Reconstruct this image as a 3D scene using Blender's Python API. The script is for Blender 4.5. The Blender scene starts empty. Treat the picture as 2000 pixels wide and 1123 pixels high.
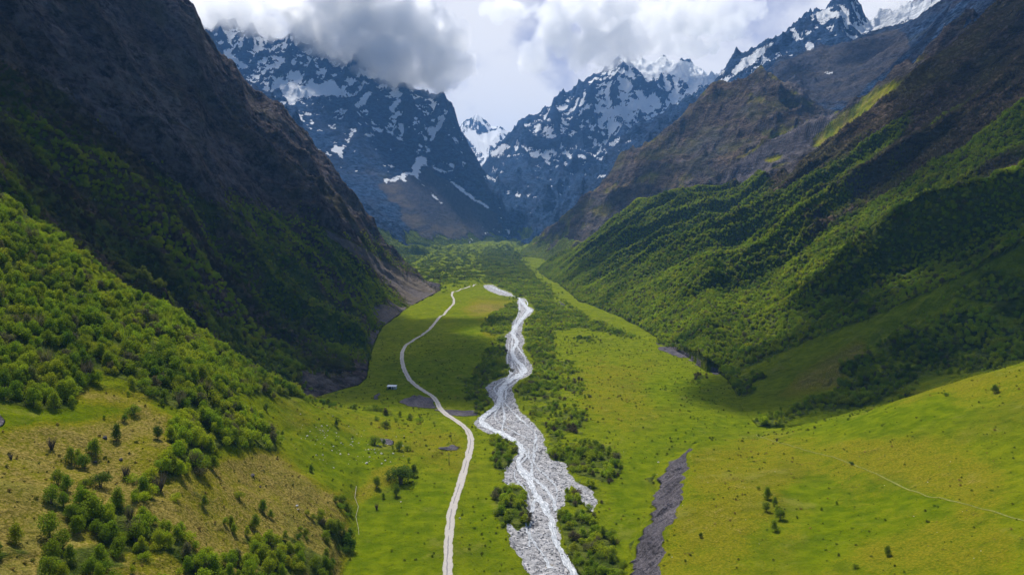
import bpy, bmesh, math, random
import numpy as np
from mathutils import Vector, Matrix

# ------------------------------------------------------------------ camera, sky, sun, exposure
scene = bpy.context.scene
COL = scene.collection
H = 115.0                                   # drone height over the valley floor
F = 1350.0                                  # focal length in pixels of the 2000 px wide photograph
PITCH = math.atan(106.5 / F)
cam_d = bpy.data.cameras.new('camera')
cam_d.sensor_width = 36.0
cam_d.lens = 36.0 * F / 2000.0
cam_d.clip_start = 1.0
cam_d.clip_end = 60000.0
cam = bpy.data.objects.new('camera', cam_d)
cam.location = (0, 0, H)
cam.rotation_euler = (math.radians(90) - PITCH, 0, 0)
COL.objects.link(cam)
scene.camera = cam

SUN_EL = math.radians(58)
SUN_AZ = math.radians(-26)                  # left of straight ahead (+Y)
SUN_DIR = Vector((math.sin(SUN_AZ) * math.cos(SUN_EL), math.cos(SUN_AZ) * math.cos(SUN_EL), math.sin(SUN_EL)))
sun_d = bpy.data.lights.new('sun', 'SUN')
sun_d.energy = 5.0
sun_d.angle = math.radians(0.6)
sun_d.color = (1.0, 0.95, 0.86)
sun = bpy.data.objects.new('sun', sun_d)
sun.rotation_euler = (-SUN_DIR).to_track_quat('-Z', 'Y').to_euler()
COL.objects.link(sun)

vs = scene.view_settings
scene.display_settings.display_device = 'sRGB'
vs.view_transform = 'Standard'
vs.look = 'None'
vs.exposure = 0.32
vs.gamma = 1.0
scene.cycles.max_bounces = 10
scene.cycles.diffuse_bounces = 2
scene.cycles.glossy_bounces = 1
scene.cycles.transmission_bounces = 2
scene.cycles.transparent_max_bounces = 12
scene.cycles.volume_bounces = 4
scene.cycles.use_denoising = True
scene.cycles.caustics_reflective = False
scene.cycles.caustics_refractive = False


class N:
    """tiny node-graph helper"""
    def __init__(s, tree):
        s.t = tree
        tree.nodes.clear()

    def __call__(s, kind, **kw):
        n = s.t.nodes.new(kind)
        for k, v in kw.items():
            if k.startswith('i_'):
                n.inputs[k[2:]].default_value = v
            else:
                setattr(n, k, v)
        return n

    def ln(s, a, b):
        s.t.links.new(a, b)

    def put(s, sock, v):
        if isinstance(v, bpy.types.NodeSocket):
            s.t.links.new(v, sock)
        else:
            if isinstance(v, (tuple, list)) and len(v) == 3 and sock.type == 'RGBA':
                v = (*v, 1)
            sock.default_value = v

    def math(s, op, a, b=None, c=None, clamp=False):
        n = s.t.nodes.new('ShaderNodeMath')
        n.operation = op
        n.use_clamp = clamp
        s.put(n.inputs[0], a)
        if b is not None: s.put(n.inputs[1], b)
        if c is not None: s.put(n.inputs[2], c)
        return n.outputs[0]

    def noise(s, vec, scale, detail=4, rough=0.55, dist=0.0):
        n = s.t.nodes.new('ShaderNodeTexNoise')
        n.noise_dimensions = '3D'
        s.t.links.new(vec, n.inputs['Vector'])
        n.inputs['Scale'].default_value = scale
        n.inputs['Detail'].default_value = detail
        n.inputs['Roughness'].default_value = rough
        n.inputs['Distortion'].default_value = dist
        return n.outputs['Fac']

    def step(s, v, lo, hi):
        n = s.t.nodes.new('ShaderNodeMapRange')
        n.interpolation_type = 'SMOOTHSTEP'
        s.put(n.inputs['Value'], v)
        n.inputs['From Min'].default_value = lo
        n.inputs['From Max'].default_value = hi
        return n.outputs['Result']

    def mix(s, f, a, b):
        n = s.t.nodes.new('ShaderNodeMix')
        n.data_type = 'RGBA'
        s.put(n.inputs['Factor'], f)
        s.put(n.inputs[6], a)
        s.put(n.inputs[7], b)
        return n.outputs[2]

    def scale(s, vec, v3):
        n = s.t.nodes.new('ShaderNodeMapping')
        s.t.links.new(vec, n.inputs['Vector'])
        n.inputs['Scale'].default_value = v3
        return n.outputs[0]


# world: Nishita sky, mostly covered by cloud towards the sun, all by direction
w = bpy.data.worlds.new('World')
scene.world = w
w.use_nodes = True
g = N(w.node_tree)
sky = g('ShaderNodeTexSky', sky_type='NISHITA', sun_disc=False, sun_elevation=SUN_EL, sun_rotation=SUN_AZ,
        altitude=1500.0, air_density=1.0, dust_density=1.0, ozone_density=1.0)
tc = g('ShaderNodeTexCoord')
dirv = tc.outputs['Generated']
sep = g('ShaderNodeSeparateXYZ')
g.ln(dirv, sep.inputs[0])
sx, sy, sz = sep.outputs
# cloud-deck coordinates: the direction met with a deck overhead
zz = g.math('MAXIMUM', g.math('ADD', sz, 0.18), 0.05)
cmb = g('ShaderNodeCombineXYZ')
g.put(cmb.inputs[0], g.math('DIVIDE', sx, zz))
g.put(cmb.inputs[1], g.math('DIVIDE', sy, zz))
deck = cmb.outputs[0]
dome = g.scale(dirv, (1, 1, 1.5))
n1 = g.noise(dome, 5.5, 7, 0.56, 0.15)
n2 = g.noise(dome, 2.6, 3, 0.5)
n3 = g.noise(dome, 14.0, 5, 0.55)


def lobe(cx, cy, cz, r0, r1):
    v = g('ShaderNodeVectorMath', operation='DISTANCE')
    g.ln(dirv, v.inputs[0])
    v.inputs[1].default_value = (cx, cy, cz)
    return g.math('SUBTRACT', 1.0, g.step(v.outputs['Value'], r0, r1))


def pdir(u, v):
    cx = (u - 1000) / F; cy = (561.5 - v) / F
    d = Vector((cx, math.cos(PITCH) + cy * math.sin(PITCH), -math.sin(PITCH) + cy * math.cos(PITCH)))
    return d.normalized()


# bright gaps and grey bellies of the overcast
gap = g.math('ADD', lobe(*pdir(930, 30), 0.01, 0.075), lobe(*pdir(1350, 90), 0.02, 0.22), clamp=True)
gap = g.math('MAXIMUM', gap, g.math('MULTIPLY', lobe(*pdir(1010, 190), 0.02, 0.12), 0.40))
grey = g.math('ADD', lobe(*pdir(1130, 60), 0.02, 0.13), g.math('MULTIPLY', lobe(*pdir(1420, 30), 0.02, 0.13), 0.9), clamp=True)
grey = g.math('MAXIMUM', grey, g.math('MULTIPLY', lobe(*pdir(640, 10), 0.02, 0.10), 0.7))
shade = g.math('ADD', g.math('MULTIPLY', g.math('SUBTRACT', n1, 0.5), 4.6), g.math('MULTIPLY', g.math('SUBTRACT', n3, 0.5), 1.5))
shade = g.math('ADD', shade, g.math('MULTIPLY', grey, 0.75))
shade = g.math('SUBTRACT', shade, g.math('MULTIPLY', gap, 0.85))
belly = g.step(shade, -0.45, 0.75)
cloud_col = g.mix(belly, (8.3, 8.25, 8.5), (4.4, 4.65, 6.1))
sund = g('ShaderNodeVectorMath', operation='DOT_PRODUCT')
g.ln(dirv, sund.inputs[0])
sund.inputs[1].default_value = pdir(1000, 60)
front = g.step(sund.outputs['Value'], 0.45, 0.9)             # clouds lie over the valley head; the sky behind the camera is open
cover = g.math('MULTIPLY', front, g.step(g.math('ADD', n2, g.math('MULTIPLY', front, 0.6)), 0.4, 0.6))
up = g.step(sz, -0.05, 0.02)
col = g.mix(cover, sky.outputs[0], cloud_col)
bg = g('ShaderNodeBackground')
g.put(bg.inputs['Color'], col)
bg.inputs['Strength'].default_value = 0.1
wo = g('ShaderNodeOutputWorld')
g.ln(bg.outputs[0], wo.inputs['Surface'])

# ------------------------------------------------------------------ helpers: pixels of the survey photo <-> rays
CP, SP = math.cos(PITCH), math.sin(PITCH)


def ray(u, v):
    cx = (np.asarray(u, float) - 1000) / F
    cy = (561.5 - np.asarray(v, float)) / F
    y = CP + cy * SP
    z = -SP + cy * CP
    return cx / y, z / y                     # azimuth x/y, elevation slope z/y


def project(x, y, z):
    zc = z - H
    depth = y * CP - zc * SP
    up_ = y * SP + zc * CP
    return 1000 + F * x / depth, 561.5 - F * up_ / depth


# ------------------------------------------------------------------ noise
_r = np.random.RandomState(7)
_perm = _r.permutation(4096).astype(np.int32)
_ga = _r.rand(4096).astype(np.float32) * 2 * np.pi
_gx, _gy = np.cos(_ga), np.sin(_ga)


def perlin(x, y, seed=0):
    x = np.asarray(x, np.float32); y = np.asarray(y, np.float32)
    xi = np.floor(x).astype(np.int32); yi = np.floor(y).astype(np.int32)
    xf = x - xi; yf = y - yi
    ux = xf * xf * xf * (xf * (xf * 6 - 15) + 10)
    uy = yf * yf * yf * (yf * (yf * 6 - 15) + 10)

    def gr(ix, iy, fx, fy):
        k = _perm[(_perm[(ix + seed * 131) & 4095] + iy) & 4095]
        return _gx[k] * fx + _gy[k] * fy
    a = gr(xi, yi, xf, yf); b = gr(xi + 1, yi, xf - 1, yf)
    c = gr(xi, yi + 1, xf, yf - 1); d = gr(xi + 1, yi + 1, xf - 1, yf - 1)
    return ((a + ux * (b - a)) + uy * ((c + ux * (d - c)) - (a + ux * (b - a)))) * 1.5


def fbm(x, y, scale, octs=4, gain=0.5, seed=0):
    s = 0.0; amp = 1.0; f = 1.0 / scale
    for i in range(octs):
        s = s + amp * perlin(x * f + 17.3 * i, y * f - 9.1 * i, seed + i)
        amp *= gain; f *= 2.03
    return s


def ridged(x, y, scale, octs=6, gain=0.5, seed=0):
    s = 0.0; amp = 1.0; f = 1.0 / scale; wgt = 1.0; tot = 0.0
    for i in range(octs):
        n = 1.0 - np.abs(perlin(x * f + 5.7 * i, y * f + 3.3 * i, seed + i)) * 1.7
        n = np.maximum(n, 0) ** 2 * wgt
        s = s + n * amp; tot += amp
        wgt = np.clip(n * 1.8, 0.25, 1)
        amp *= gain; f *= 2.1
    return s / tot - 0.45


def smooth(t):
    t = np.clip(t, 0, 1)
    return t * t * (3 - 2 * t)


# ------------------------------------------------------------------ masks traced on the ground (looked up through the survey photo)
IW, IH, IO = 1200, 640, 200                    # mask image: 2 px per cell, offset 200 px around the photograph


def poly_mask(polys, blur=0):
    m = np.zeros((IH, IW), np.float32)
    xs = (np.arange(IW) + .5) * 2 - IO
    ys = (np.arange(IH) + .5) * 2 - 60
    for p in polys:
        p = np.array(p, float)
        x0, x1 = p[:, 0].min(), p[:, 0].max(); y0, y1 = p[:, 1].min(), p[:, 1].max()
        ii = np.where((xs >= x0) & (xs <= x1))[0]; jj = np.where((ys >= y0) & (ys <= y1))[0]
        if len(ii) == 0 or len(jj) == 0: continue
        X, Y = np.meshgrid(xs[ii], ys[jj])
        ins = np.zeros(X.shape, bool)
        for k in range(len(p)):
            ax, ay = p[k]; bx, by = p[(k + 1) % len(p)]
            if ay == by: continue
            c = ((ay > Y) != (by > Y)) & (X < (bx - ax) * (Y - ay) / (by - ay) + ax)
            ins ^= c
        sub = m[jj[0]:jj[-1] + 1, ii[0]:ii[-1] + 1]
        sub[ins] = 1
    for _ in range(2 if blur else 0):
        k = int(blur)
        for ax in (0, 1):
            c = np.cumsum(np.concatenate([np.repeat(np.take(m, [0], ax), k + 1, ax), m, np.repeat(np.take(m, [-1], ax), k, ax)], ax), axis=ax, dtype=np.float64)
            n = m.shape[ax]
            m = ((np.take(c, range(2 * k + 1, 2 * k + 1 + n), ax) - np.take(c, range(0, n), ax)) / (2 * k + 1)).astype(np.float32)
    return m


def look(m, u, v):
    fx = np.clip((u + IO) / 2 - .5, 0, IW - 1.001); fy = np.clip((v + 60) / 2 - .5, 0, IH - 1.001)
    i = fx.astype(np.int32); j = fy.astype(np.int32)
    a = fx - i; b = fy - j
    return (m[j, i] * (1 - a) + m[j, i + 1] * a) * (1 - b) + (m[j + 1, i] * (1 - a) + m[j + 1, i + 1] * a) * b


# ------------------------------------------------------------------ terrain grid (polar, so it is fine near and coarse far)
RES = 1.0
NC = int(1640 * RES)
A0, A1 = -1.08, 1.08
acol = np.linspace(A0, A1, NC)
segs = [(45, 100, 60), (100, 600, 600), (600, 1600, 560), (1600, 3000, 260), (3000, 6000, 300), (6000, 12000, 50)]
yr = []
for a_, b_, n_ in segs:
    n_ = int(n_ * RES)
    yr.append(np.exp(np.linspace(math.log(a_), math.log(b_), n_, endpoint=False)))
yrow = np.concatenate(yr + [[12000.0]])
NR = len(yrow)
A, Y = np.meshgrid(acol.astype(np.float32), yrow.astype(np.float32))
X = A * Y


def floor_z(y):
    return np.interp(y, [0, 600, 1000, 1500, 2200, 3000, 3500, 6000, 12000], [0, 0, 5, 12, 26, 50, 70, 200, 300])


def floor_hit(u, v):
    a, t = ray(u, v)
    ys = np.exp(np.linspace(math.log(60), math.log(9000), 3000))
    zz_ = floor_z(ys)
    k = np.argmax((zz_ - H) / ys >= t)
    return float(a), float(ys[k]), float(zz_[k])


def row(pts):
    """pts: (u, v, y) | (u, v, None) on the floor | (u, None, y, z)"""
    out = []
    for p in pts:
        if len(p) == 4:
            a, _ = ray(p[0], 455); out.append((float(a), p[2], p[3]))
        elif p[2] is None:
            out.append(floor_hit(p[0], p[1]))
        else:
            a, t = ray(p[0], p[1]); out.append((float(a), float(p[2]), float(H + t * p[2])))
    out.sort()
    return np.array(out)


def layer(rows, back=0.7, front=1.2, pw=1.0):
    """height of one mass along every sight column: linear between its contour rows, falling away behind and in front"""
    R = [row(r) for r in rows]
    yy = [np.interp(acol, r[:, 0], r[:, 1]) for r in R]
    zz_ = [np.interp(acol, r[:, 0], r[:, 2]) for r in R]
    h = np.full(Y.shape, -1e4, np.float32)
    y0 = yy[0][None, :]; z0 = zz_[0][None, :]
    h = np.where(Y < y0, z0 - (y0 - Y) * front, h)
    for k in range(len(R) - 1):
        ya, yb = yy[k][None, :], np.maximum(yy[k + 1], yy[k] + 1)[None, :]
        za, zb = zz_[k][None, :], zz_[k + 1][None, :]
        t = (Y - ya) / (yb - ya)
        m = (t >= 0) & (t <= 1)
        if pw != 1.0: t = np.clip(t, 0, 1) ** pw
        h = np.where(m, za + (zb - za) * t, h)
    yl = np.maximum(yy[-1], yy[-2] + 1)[None, :]; zl = zz_[-1][None, :]
    h = np.where(Y > yl, zl - (Y - yl) * back, h)
    lo, hi = max(r[0, 0] for r in R), min(r[-1, 0] for r in R)
    h = h - np.maximum(0, (lo - A)) * Y * 1.6 - np.maximum(0, (A - hi)) * Y * 1.6
    return h.astype(np.float32)


LAY = {}
# near left hill
LAY['B'] = layer([
    [(-500, None, 45, 60), (0, None, 60, 42), (300, None, 80, 34), (500, None, 120, 18), (620, 1250, None), (690, 1080, None), (705, 1005, None), (740, 975, None), (850, 900, None), (905, 850, None), (925, 828, None), (1000, 820, None)],
    [(-500, 1300, 75), (0, 1123, 125), (350, 1123, 156), (560, 1123, 190), (640, 1100, 217), (700, 965, 294), (740, 945, 304), (850, 885, 350), (900, 845, 390), (925, 825, None), (1000, 815, None)],
    [(-500, 1000, 125), (0, 950, 156), (350, 950, 190), (560, 950, 250), (700, 910, 318), (850, 860, 380), (905, 838, 400), (925, 822, None), (1000, 812, None)],
    [(-500, 790, 170), (0, 790, 200), (160, 755, 228), (300, 772, 240), (400, 765, 268), (480, 768, 300), (560, 785, 350), (700, 812, 405), (780, 820, 415), (880, 829, 412), (925, 819, None), (1000, 809, None)],
    [(-500, 100, 290), (-150, 310, 320), (0, 392, 330), (60, 428, 330), (150, 486, 330), (250, 566, 330), (340, 618, 335), (420, 678, 345), (460, 706, 355), (540, 757, 375), (600, 774, 395), (700, 797, 420), (780, 811, 430), (880, 824, 428), (925, 816, None), (1000, 806, None)],
], back=0.35)
# near right terrace
LAY['C'] = layer([
    [(1000, None, 60, 6), (1400, None, 60, 16), (1700, None, 60, 26), (2000, None, 60, 34), (2500, None, 60, 50)],
    [(1000, None, 180, 6), (1250, 1123, 202), (1500, 1123, 193), (1750, 1123, 172), (2000, 1123, 150), (2500, 1123, 115)],
    [(1000, None, 280, 5), (1340, 950, 272), (1600, 950, 258), (1800, 930, 240), (2000, 905, 222), (2500, 860, 190)],
    [(1000, None, 340, 5), (1345, 880, 317), (1400, 858, 350), (1480, 838, 392), (1600, 822, 368), (1700, 802, 350), (1850, 752, 336), (2000, 703, 328), (2500, 540, 310)],
], back=0.22)
# left wall
LAY['E'] = layer([
    [(-500, None, 190, 50), (0, None, 262, 50), (300, None, 335, 25), (560, None, 440, -4), (700, 752, None), (716, 738, None), (724, 690, None), (745, 642, None), (790, 607, None), (850, 573, None), (875, 562, None)],
    [(-500, -300, 560), (0, -120, 730), (200, -100, 1150), (330, -40, 1450), (378, -5, 1500), (400, 50, 1500), (440, 105, 1500), (500, 180, 1500), (560, 222, 1480), (600, 268, 1460), (640, 312, 1450), (690, 385, 1450), (720, 430, 1440), (750, 468, 1440), (790, 508, 1450), (830, 545, 1430), (875, 560, 1400)],
], back=1.0)
# right slope
LAY['F'] = layer([
    [(1020, 546, None), (1060, 570, None), (1130, 610, None), (1250, 660, None), (1380, 712, None), (1425, 745, None), (1450, 800, None), (1480, 832, None), (1700, None, 400, 6), (2000, None, 380, 25), (2500, None, 350, 60)],
    [(1020, 545, 1790), (1060, 560, 1500), (1130, 600, 1060), (1250, 650, 800), (1380, 700, 570), (1430, 730, 560), (1600, 660, 545), (1780, 588, 530), (2000, 480, 520), (2500, 250, 500)],
    [(1020, 544, 1850), (1070, 510, 1800), (1120, 478, 1730), (1200, 430, 1630), (1300, 395, 1550), (1370, 368, 1580), (1420, 358, 1560), (1560, 322, 1160), (1660, 266, 1080), (1750, 196, 1080), (1900, 64, 1100), (2000, -50, 1146), (2500, -500, 1300)],
], back=0.45, pw=1.0)
LAY['F2'] = layer([
    [(1005, 500, 2450), (1100, 492, 2100), (1200, 450, 1950), (1300, 405, 1850), (1420, 350, 1800), (1500, 305, 1600), (1600, 275, 1480), (1700, 222, 1350), (1800, 140, 1300), (1900, 60, 1280)],
    [(1005, 499, 2600), (1100, 474, 2300), (1200, 425, 2100), (1300, 372, 2000), (1420, 322, 1950), (1500, 272, 1850), (1600, 217, 1900), (1640, 200, 1900), (1720, 172, 1700), (1800, 125, 1500), (1900, 40, 1400)],
    [(1005, 498, 2800), (1050, 460, 2750), (1100, 410, 2700), (1150, 365, 2650), (1200, 318, 2600), (1300, 237, 2450), (1390, 172, 2300), (1440, 150, 2250), (1485, 134, 2200), (1530, 152, 2150), (1580, 186, 2050), (1620, 208, 2000), (1660, 195, 1950), (1720, 170, 1750), (1800, 122, 1550), (1900, 38, 1450)],
], back=0.6)
LAY['F3b'] = layer([
    [(1400, 260, 2300), (1500, 215, 2250), (1600, 218, 2050), (1700, 182, 1900), (1850, 62, 1500), (2000, -60, 1300), (2400, -300, 1200)],
    [(1400, 190, 2650), (1450, 155, 2700), (1500, 132, 2750), (1560, 100, 2800), (1600, 86, 2800), (1700, 66, 2700), (1750, 49, 2600), (1820, 3, 2300), (1900, -60, 2200), (2100, -220, 2000), (2400, -400, 1900)],
], back=0.6)
LAY['F3a'] = layer([
    [(985, 485, 3300), (1050, 460, 3150), (1200, 340, 3000), (1500, 160, 2950), (1750, 70, 3000), (2000, 20, 3000)],
    [(985, 482, 4300), (1050, 440, 4100), (1100, 398, 3900), (1150, 342, 3800), (1200, 284, 3800), (1260, 242, 3800), (1340, 197, 3800), (1400, 142, 3750), (1430, 117, 3700), (1500, 80, 3700), (1560, 38, 3700), (1600, 8, 3700), (1640, -14, 3700), (1680, 8, 3700), (1715, 35, 3750), (1760, 15, 4000), (1850, -40, 4100), (2000, -90, 4100)],
], back=0.8)
LAY['H'] = layer([
    [(935, 482, 3400), (960, 480, 3400), (1000, 474, 3450), (1100, 425, 3900), (1200, 335, 4200), (1400, 205, 4300), (1600, 150, 4400)],
    [(935, 420, 4300), (960, 385, 4400), (1000, 350, 4500), (1100, 320, 4700), (1200, 250, 4900), (1400, 165, 5100), (1600, 120, 5200)],
    [(935, 338, 5600), (955, 300, 5600), (975, 262, 5600), (1000, 240, 5600), (1020, 215, 5600), (1050, 203, 5600), (1080, 190, 5600), (1110, 182, 5600), (1130, 160, 5650), (1160, 132, 5700), (1200, 108, 5800), (1240, 98, 5800), (1300, 108, 5800), (1350, 125, 5800), (1400, 132, 5800), (1600, 120, 5800)],
], back=0.8)
LAY['G'] = layer([
    [(300, 430, 2600), (640, 452, 2700), (740, 457, 2750), (800, 469, 2900), (850, 479, 3050), (900, 483, 3200), (945, 481, 3380), (1000, 479, 3500), (1020, 478, 3500)],
    [(300, 230, 3400), (400, 250, 3400), (560, 300, 3350), (700, 335, 3450), (820, 335, 3650), (900, 372, 3750), (950, 405, 3750), (990, 445, 3700), (1020, 476, 3700)],
    [(300, -10, 4700), (400, 35, 4700), (480, 55, 4700), (560, 50, 4700), (640, 78, 4650), (700, 100, 4600), (760, 128, 4600), (830, 170, 4500), (865, 192, 4450), (880, 210, 4400), (900, 240, 4350), (930, 285, 4250), (950, 325, 4150), (965, 350, 4100), (985, 385, 4000), (1000, 430, 3900), (1020, 474, 3800)],
], back=0.9)
LAY['G2'] = layer([
    [(300, 200, 2500), (400, 220, 2500), (640, 400, 2500), (680, 440, 2500)],
    [(300, 0, 3300), (405, 62, 3300), (440, 108, 3200), (500, 160, 3100), (540, 192, 3050), (580, 228, 3000), (625, 290, 2900), (660, 340, 2850), (680, 430, 2800)],
], back=0.5)
LAY['G3'] = layer([
    [(600, 460, 2250), (700, 462, 2300), (800, 474, 2480), (830, 478, 2600)],
    [(600, 330, 2700), (640, 345, 2680), (680, 372, 2650), (720, 388, 2620), (760, 408, 2620), (785, 428, 2640), (800, 455, 2680), (830, 476, 2700)],
], back=0.35)
LAY['I'] = layer([
    [(840, 340, 5800), (1000, 330, 5800), (1050, 330, 5800)],
    [(840, 250, 7800), (880, 243, 7800), (900, 236, 7800), (918, 232, 7800), (932, 226, 7800), (945, 238, 7800), (960, 243, 7800), (978, 240, 7800), (1000, 262, 7800), (1050, 270, 7800)],
], back=0.8)

names = ['floor'] + list(LAY)
# bare rise of each mass above what is round it, then its own relief
zbase = floor_z(Y).astype(np.float32)
FL = zbase.copy()
# scarp line bounding the terrace
sc_pts = [(1190, 1250), (1215, 1123), (1258, 1015), (1272, 945), (1288, 905), (1325, 880), (1380, 862), (1440, 846), (1500, 830), (1600, 800)]
sc_w = np.array([(lambda q: (q[0] * q[1], q[1]))(floor_hit(*p)) for p in sc_pts])
sx_edge = np.interp(Y, sc_w[:, 1], sc_w[:, 0])
sd = X - sx_edge
sdw = sd + fbm(X, Y, 14, 3, .5, 5) * 2.5
sdw = sdw + ridged(X * .4, Y, 8, 3, .5, 7) * 1.6
rise = smooth(sdw / np.interp(Y, [200, 330, 360, 420], [17, 20, 40, 60]))
LAY['C'] = np.where(sd > 0, FL + (LAY['C'] - FL) * rise, -1e4)

best = FL.copy()
owner = np.zeros(Y.shape, np.int8)
pre = FL.copy()
for nm in LAY:
    pre = np.maximum(pre, LAY[nm])


def relief(nm, x, y, over):
    k = np.clip(over / 60, 0, 1)
    if nm == 'E':
        rib = ridged(y * 1.0 + fbm(x, y, 200, 2, .5, 3) * 60, x * 0.30, 170, 4, .5, 11)
        return k * (rib * 55 + ridged(x * .8, y, 75, 5, .55, 21) * 22 + ridged(x, y, 16, 4, .6, 23) * 4.5)
    if nm == 'F':
        rib = ridged(y + x * 0.12 + fbm(x, y, 240, 2, .5, 4) * 45, x * 0.16, 150, 5, .5, 31)
        kk = np.clip((over - 8) / 90, 0, 1)
        return kk * (rib * 66 + ridged(x, y, 80, 4, .5, 41) * 7) + np.clip(over / 20, 0, 1) * fbm(x, y, 25, 3, .5, 43) * 2.0
    if nm == 'F2':
        rib = ridged(x * .8 + y * .6 + fbm(x, y, 300, 2, .5, 4) * 60, (x * .6 - y * .8) * .35, 210, 5, .5, 61)
        return k * (rib * 80 + ridged(x, y, 70, 5, .55, 63) * 20)
    if nm == 'F3b':
        return k * (ridged(x, y * .5, 260, 6, .55, 71) * 46 + fbm(x, y, 40, 5, .6, 73) * 9)
    if nm == 'B':
        kk = np.clip(over / 12, 0, 1)
        return kk * (fbm(x, y, 55, 4, .5, 81) * 3.2) * np.clip((y - 40) / 120, 0.3, 1)
    if nm == 'C':
        return fbm(x, y, 70, 5, .5, 91) * 2.2
    if nm in ('G2', 'G3'):
        return k * (ridged(x, y * .6, 300, 6, .5, 101) * 80 + fbm(x, y, 40, 3, .6, 6) * 9)
    if nm == 'G':
        steep = np.clip((y - 3500) / 500, 0.06, 1)
        return k * steep * (ridged(x + fbm(x, y, 500, 2, .5, 9) * 90, y * .45, 380, 7, .55, 111) * 150 + ridged(x, y * .6, 110, 5, .55, 114) * 50)
    if nm == 'I':
        return k * (ridged(x, y * .5, 500, 6, .5, 121) * 110)
    return k * (ridged(x + fbm(x, y, 500, 2, .5, 8) * 80, y * .5, 380, 7, .55, 131) * 140 + ridged(x, y * .6, 110, 5, .55, 134) * 46)


for i, nm in enumerate(LAY):
    h = LAY[nm]
    m = h > pre - 120
    hh = np.full(Y.shape, -1e4, np.float32)
    hh[m] = h[m] + relief(nm, X[m], Y[m], np.maximum(h[m] - FL[m], 0))
    win = hh > best
    owner[win] = i + 1
    best = np.where(win, hh, best)
Z = best
flatm = owner == 0
Z = np.where(flatm, Z + fbm(X, Y, 60, 4, .5, 200) * np.interp(Y, [0, 600, 1500, 3000], [.5, .8, 3, 14]), Z).astype(np.float32)

U, V = project(X, Y, Z)
# river bed cut into the floor
BED = [[(1035, 1140), (1035, 1123), (1010, 1080), (992, 1045), (988, 1015), (1010, 1034), (1035, 1020), (1030, 960), (1020, 943), (990, 946), (983, 935), (985, 920), (1000, 900), (1012, 880), (1005, 862),
        (975, 852), (940, 838), (924, 825), (935, 812), (960, 800), (965, 785), (955, 770), (948, 755), (960, 745), (990, 735), (1005, 725), (990, 712), (985, 700), (992, 690),
        (985, 678), (990, 665), (985, 655), (1000, 645), (1000, 630), (1015, 612), (1010, 590), (1012, 582), (1028, 582), (1025, 595), (1045, 604), (1040, 610), (1022, 625),
        (1018, 650), (1025, 665), (1018, 680), (1040, 715), (1040, 728), (1015, 740), (1000, 755), (1005, 775), (1013, 800), (1030, 815), (1060, 845), (1065, 870), (1075, 890),
        (1075, 910), (1090, 935), (1100, 960), (1102, 985), (1085, 1000), (1090, 1030), (1092, 1055), (1110, 1090), (1145, 1140)],
       [(1110, 932), (1125, 938), (1150, 950), (1168, 975), (1158, 1000), (1145, 985), (1128, 955)],
       [(940, 556), (962, 556), (978, 565), (1003, 574), (1003, 580), (975, 575), (955, 568)],
       [(1040, 890), (1100, 900), (1120, 935), (1108, 960), (1080, 930)]]
m_bed = poly_mask(BED, 1)
bedv = look(m_bed, U + fbm(X, Y, 9, 3, .6, 301) * np.clip(1500 / Y, 0, 6), V) * (owner == 0) * (Y < 2200)
Z = Z - bedv * 1.1 + bedv * fbm(X, Y, 9, 3, .6, 303) * .25
Z = Z.astype(np.float32)
U, V = project(X, Y, Z)


def zat(x, y):
    """terrain height at world points"""
    x = np.asarray(x, float); y = np.asarray(y, float)
    r = np.interp(y, yrow, np.arange(NR)); c = (x / y - A0) / (A1 - A0) * (NC - 1)
    c = np.clip(c, 0, NC - 1.001); r = np.clip(r, 0, NR - 1.001)
    i = r.astype(int); j = c.astype(int); fr = r - i; fc = c - j
    return (Z[i, j] * (1 - fc) + Z[i, j + 1] * fc) * (1 - fr) + (Z[i + 1, j] * (1 - fc) + Z[i + 1, j + 1] * fc) * fr


T = (Z - H) / Y


def hit(u, v):
    """where the sight line through a pixel meets the terrain"""
    a, t = ray(u, v)
    c = int(round((float(a) - A0) / (A1 - A0) * (NC - 1)))
    c = min(max(c, 0), NC - 1)
    colT = T[:, c]
    k = int(np.argmax(colT >= t))
    if k == 0 and colT[0] < t: return None
    if k == 0: k = 1
    f = (t - colT[k - 1]) / max(1e-9, (colT[k] - colT[k - 1]))
    y = yrow[k - 1] + (yrow[k] - yrow[k - 1]) * float(np.clip(f, 0, 1))
    x = float(a) * y
    return Vector((x, y, float(zat(x, y))))


runmax = np.maximum.accumulate(T, axis=0)
VIS = T >= runmax - 0.006
#@@MASKS
# ------------------------------------------------------------------ surface masks per vertex
def own(*nms):
    m = np.zeros(Y.shape, bool)
    for n_ in nms: m |= owner == names.index(n_)
    return m


dX = np.gradient(Z, axis=1) / np.maximum(np.gradient(X, axis=1), 1e-3)     # slope across
Zs = np.gradient(Z, axis=0); Ys = np.gradient(Y, axis=0)
dYr = Zs / Ys                                                            # along the sight column
gy = dYr - A * dX
NZ = 1.0 / np.sqrt(1 + dX ** 2 + gy ** 2)
SL = np.sqrt(dX ** 2 + gy ** 2)

Uw = U + fbm(X, Y, 40, 3, .6, 401) * 14 * np.clip(600 / Y, .25, 1.2)
Vw = V + fbm(X, Y, 40, 3, .6, 402) * 9 * np.clip(600 / Y, .25, 1.2)
Uf = U + fbm(X * .6, Z, 50, 4, .6, 403) * 5
Vf = V + fbm(X * .6, Z, 50, 4, .6, 404) * 4

grassy = own('floor', 'B', 'C')
nz1 = fbm(X, Y, 90, 5, .55, 410)
nz2 = fbm(X, Y, 22, 4, .6, 411)

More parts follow.
